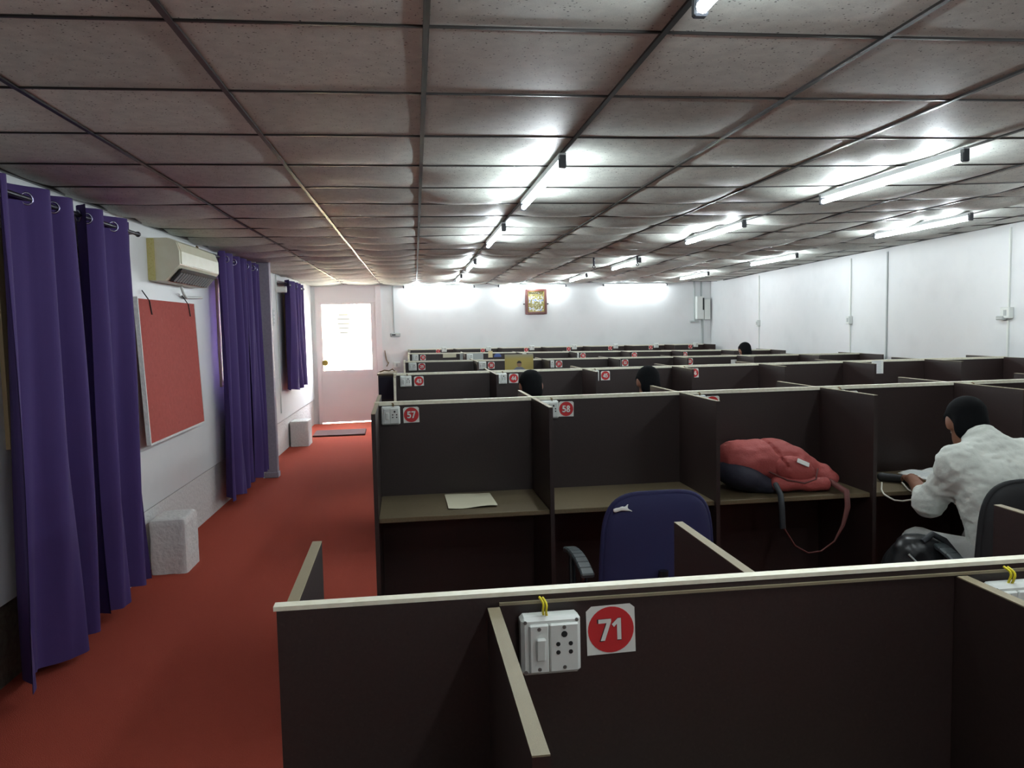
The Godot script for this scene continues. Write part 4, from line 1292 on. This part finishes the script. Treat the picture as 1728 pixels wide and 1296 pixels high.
func build_desk_things() -> void:
	var dy := 0.797
	sheet_on_desk("paper_sheet", M.paper_cream, [Vector3(0.113, dy, -3.615), Vector3(0.323, dy, -3.61), Vector3(0.332, dy, -3.325), Vector3(0.119, dy, -3.315)], "creased cream sheet of paper lying on the desk numbered 57", "paper", 0.006)
	# red backpack lying on desk 59
	var bp := thing("backpack", "red and dark backpack lying on the desk of seat 59", "backpack", Vector3(1.63, dy, -3.40))
	var o := bp.position
	var P := func(x: float, y: float, z: float) -> Vector3: return Vector3(x, y, z) - o
	var b := sb()
	var nn := FastNoiseLite.new()
	nn.seed = 21; nn.frequency = 7.0
	var crease := func(p: Vector3) -> float: return 0.012 * absf(nn.get_noise_3d(p.x, p.y * 1.4, p.z)) + (0.012 if absf(p.x + 0.02 + p.y * 0.5 - 0.09) < 0.006 and p.y > 0.12 else 0.0)
	b.blob([[P.call(1.49, 0.935, -3.44), Vector3(0.135, 0.098, 0.13), Basis(Vector3.BACK, -0.05)], [P.call(1.63, 0.925, -3.43), Vector3(0.14, 0.108, 0.13), Basis(Vector3.BACK, -0.2)],
		[P.call(1.73, 0.90, -3.41), P.call(1.84, 0.86, -3.40), 0.085, 0.055], [P.call(1.86, 0.85, -3.39), P.call(1.88, 0.845, -3.36), 0.045, 0.038]], 0.009, 0.04, crease)
	obj("body", b, M.pack_red, bp)
	b = sb()
	b.blob([[P.call(1.46, 0.875, -3.42), Vector3(0.115, 0.07, 0.145), Basis(Vector3.BACK, -0.35)], [P.call(1.53, 0.84, -3.36), P.call(1.57, 0.83, -3.33), 0.04, 0.032]], 0.010, 0.03)
	obj("base_panel", b, M.pack_dark, bp)
	b = sb()
	b.blob([[P.call(1.68, 0.905, -3.32), Vector3(0.105, 0.062, 0.045), Basis(Vector3.BACK, -0.32)]], 0.008, 0.02, crease)
	obj("front_pocket", b, M.pack_red, bp)
	b = sb()
	b.blob([[P.call(1.60, 0.845, -3.31), P.call(1.82, 0.832, -3.31), 0.036, 0.034]], 0.009, 0.02, crease)
	obj("lower_pocket", b, M.pack_red, bp)
	b = sb()
	b.tube([P.call(1.56, 0.90, -3.315), P.call(1.63, 0.865, -3.282), P.call(1.71, 0.848, -3.278), P.call(1.77, 0.86, -3.29), P.call(1.80, 0.90, -3.33)], 0.004, 6)
	obj("zip", b, M.strap_red, bp)
	b = sb()
	b.box(P.call(1.70, 0.942, -3.272), Vector3(0.06, 0.02, 0.004), Basis(Vector3.BACK, -0.42) * Basis(Vector3.RIGHT, -0.45))
	obj("logo_patch", b, M.paper, bp)
	b = sb()
	b.tube([P.call(1.57, 0.85, -3.27), P.call(1.555, 0.82, -3.19), P.call(1.55, 0.77, -3.168), P.call(1.553, 0.68, -3.165)], 0.013, 8)
	obj("strap_pad", b, M.strap, bp)
	b = sb()
	var pts := [P.call(1.553, 0.69, -3.165), P.call(1.575, 0.655, -3.165), P.call(1.61, 0.60, -3.165), P.call(1.67, 0.565, -3.165), P.call(1.73, 0.57, -3.165), P.call(1.79, 0.61, -3.165), P.call(1.83, 0.68, -3.165), P.call(1.85, 0.76, -3.165), P.call(1.86, 0.82, -3.19), P.call(1.86, 0.84, -3.34)]
	b.tube(pts, [0.0035, 0.0035, 0.0035, 0.0035, 0.0035, 0.0035, 0.008, 0.012, 0.014, 0.014], 8)
	obj("strap", b, M.strap_red, bp)
	# open notebook, black case and white cable on desk 60
	var nb := thing("notebook", "open notebook with white pages under the arm of the person in white", "notebook", Vector3(2.515, dy + 0.001, -3.50), 0.18)
	b = sb(); b.cbox(Vector3(0, 0.004, 0), Vector3(0.30, 0.008, 0.22), 0.002); obj("cover", b, M.wire_brown, nb)
	for s in [-1, 1]:
		b = sb()
		b.sheet(func(u, v): return Vector3(s * 0.146 * u, 0.009 + 0.014 * sin(u * PI) * (1 - u * 0.4) + 0.004, lerpf(0.105, -0.105, v)), 10, 4, s < 0)
		b.sheet(func(u, v): return Vector3(s * 0.146 * u, 0.0085, lerpf(0.105, -0.105, v)), 10, 4, s > 0)
		for e in [0.105, -0.105]:
			b.sheet(func(u, v): return Vector3(s * 0.146 * u, lerpf(0.0085, 0.009 + 0.014 * sin(u * PI) * (1 - u * 0.4) + 0.004, v), e), 10, 1, false)
		obj("pages", b, M.page, nb)
	b = sb()
	b.blob([[Vector3(-0.05, 0.022, -0.06), Vector3(0.05, 0.022, 0.05), 0.021, 0.018]], 0.006, 0.01)
	solo("pen_case", b, M.black_cloth, "small black pouch lying on the desk left of the notebook", "pouch", "", Vector3(2.25, dy, -3.41))
	b = sb()
	b.tube([Vector3(2.17, 0.802, -3.42), Vector3(2.08, 0.802, -3.28), Vector3(2.04, 0.801, -3.20), Vector3(2.045, 0.792, -3.172), Vector3(2.07, 0.778, -3.168), Vector3(2.11, 0.772, -3.168), Vector3(2.155, 0.777, -3.168), Vector3(2.178, 0.79, -3.172), Vector3(2.18, 0.802, -3.20), Vector3(2.19, 0.803, -3.25), Vector3(2.22, 0.815, -3.34)], 0.0035, 8)
	solo("charging_cable", b, M.wire_white, "white cable looping over the desk edge beside the notebook", "cable")
	# black bag hanging from the chair arm
	var bag := thing("black_bag", "shiny black bag hanging beside the chair of the person in white", "bag", Vector3(1.97, 0.0, -2.86))
	b = sb()
	b.blob([[Vector3(-0.02, 0.56, 0), Vector3(0.125, 0.15, 0.10), Basis(Vector3.BACK, -0.25)], [Vector3(-0.05, 0.66, 0.02), Vector3(0.05, 0.655, 0.03), 0.05, 0.045], [Vector3(0.04, 0.6, 0.05), Vector3(0.08, 0.5, 0.06), 0.05, 0.05]], 0.011, 0.04, func(p: Vector3) -> float: return 0.014 * absf(nn.get_noise_3dv(p)))
	obj("body", b, M.plastic_black, bag)
	b = sb()
	b.tube([Vector3(-0.02, 0.70, 0.06), Vector3(0.03, 0.725, 0.05), Vector3(0.075, 0.70, 0.06), Vector3(0.115, 0.64, 0.085), Vector3(0.14, 0.56, 0.09)], 0.012, 8)
	obj("handle", b, M.strap, bag)
	b = sb()
	b.tube([Vector3(-0.09, 0.66, 0.08), Vector3(-0.06, 0.62, 0.11), Vector3(-0.035, 0.58, 0.125)], 0.004, 6)
	obj("zip", b, M.plastic_grey, bag)
	# papers stuck on the carrels
	var R: Dictionary = rows["43"]
	stuck(R, 3.965, 1.173, 0.105, 0.11, M.page, "white lined sheet taped on the carrel row starting at 43")
	R = rows["29"]
	stuck(R, 4.70, 1.128, 0.115, 0.06, M.paper, "small white paper stuck on the carrel row starting at 29, close to the wall")
	stuck(R, 3.75, 1.10, 0.14, 0.08, M.paper, "white paper half hidden on the carrel row starting at 29")
	stuck(R, 1.25, 1.17, 0.315, 0.19, M.poster, "yellow poster with a small portrait above the person at desk 44")
	R = rows["15"]
	stuck(R, 0.56, 1.185, 0.18, 0.05, M.paper_cream, "long cream card on the carrel row starting at 15")
	stuck(R, 0.86, 1.165, 0.32, 0.09, M.plastic_grey, "wide grey card on the carrel row starting at 15")
	stuck(R, 1.12, 1.19, 0.06, 0.09, M.outside_wall, "small yellow paper on the carrel row starting at 15")
	b = sb()
	var poly := []
	for k in 13:
		var a := PI * k / 12.0
		poly.append(Vector2(cos(a) * 0.052, sin(a) * 0.052 - 0.02))
	poly.reverse()
	b.extrude(poly, func(w: float, q: Vector2) -> Vector3: return Vector3(q.x, q.y, w), 0.0, 0.002)
	var ar := solo("blue_sticker", b, mat("sticker_blue", hexc("4a5f9c"), 0.5), "blue half-round sticker on the carrel row starting at 15", "sticker", "", in_row(R, Vector3(1.22, 1.17, 0.0095)), R.turn)
	ar.rotation.y = R.turn

func stuck(r: Dictionary, lx: float, ly: float, w: float, h: float, m: Material, label: String) -> void:
	var b := sb()
	b.quad(Vector3(-w / 2, -h / 2, 0.001), Vector3(w / 2, -h / 2, 0.001), Vector3(w / 2, h / 2, 0.001), Vector3(-w / 2, h / 2, 0.001))
	b.quad(Vector3(w / 2, -h / 2, 0), Vector3(-w / 2, -h / 2, 0), Vector3(-w / 2, h / 2, 0), Vector3(w / 2, h / 2, 0))
	solo("stuck_paper", b, m, label, "paper", "", in_row(r, Vector3(lx, ly, 0.0128)), r.turn)
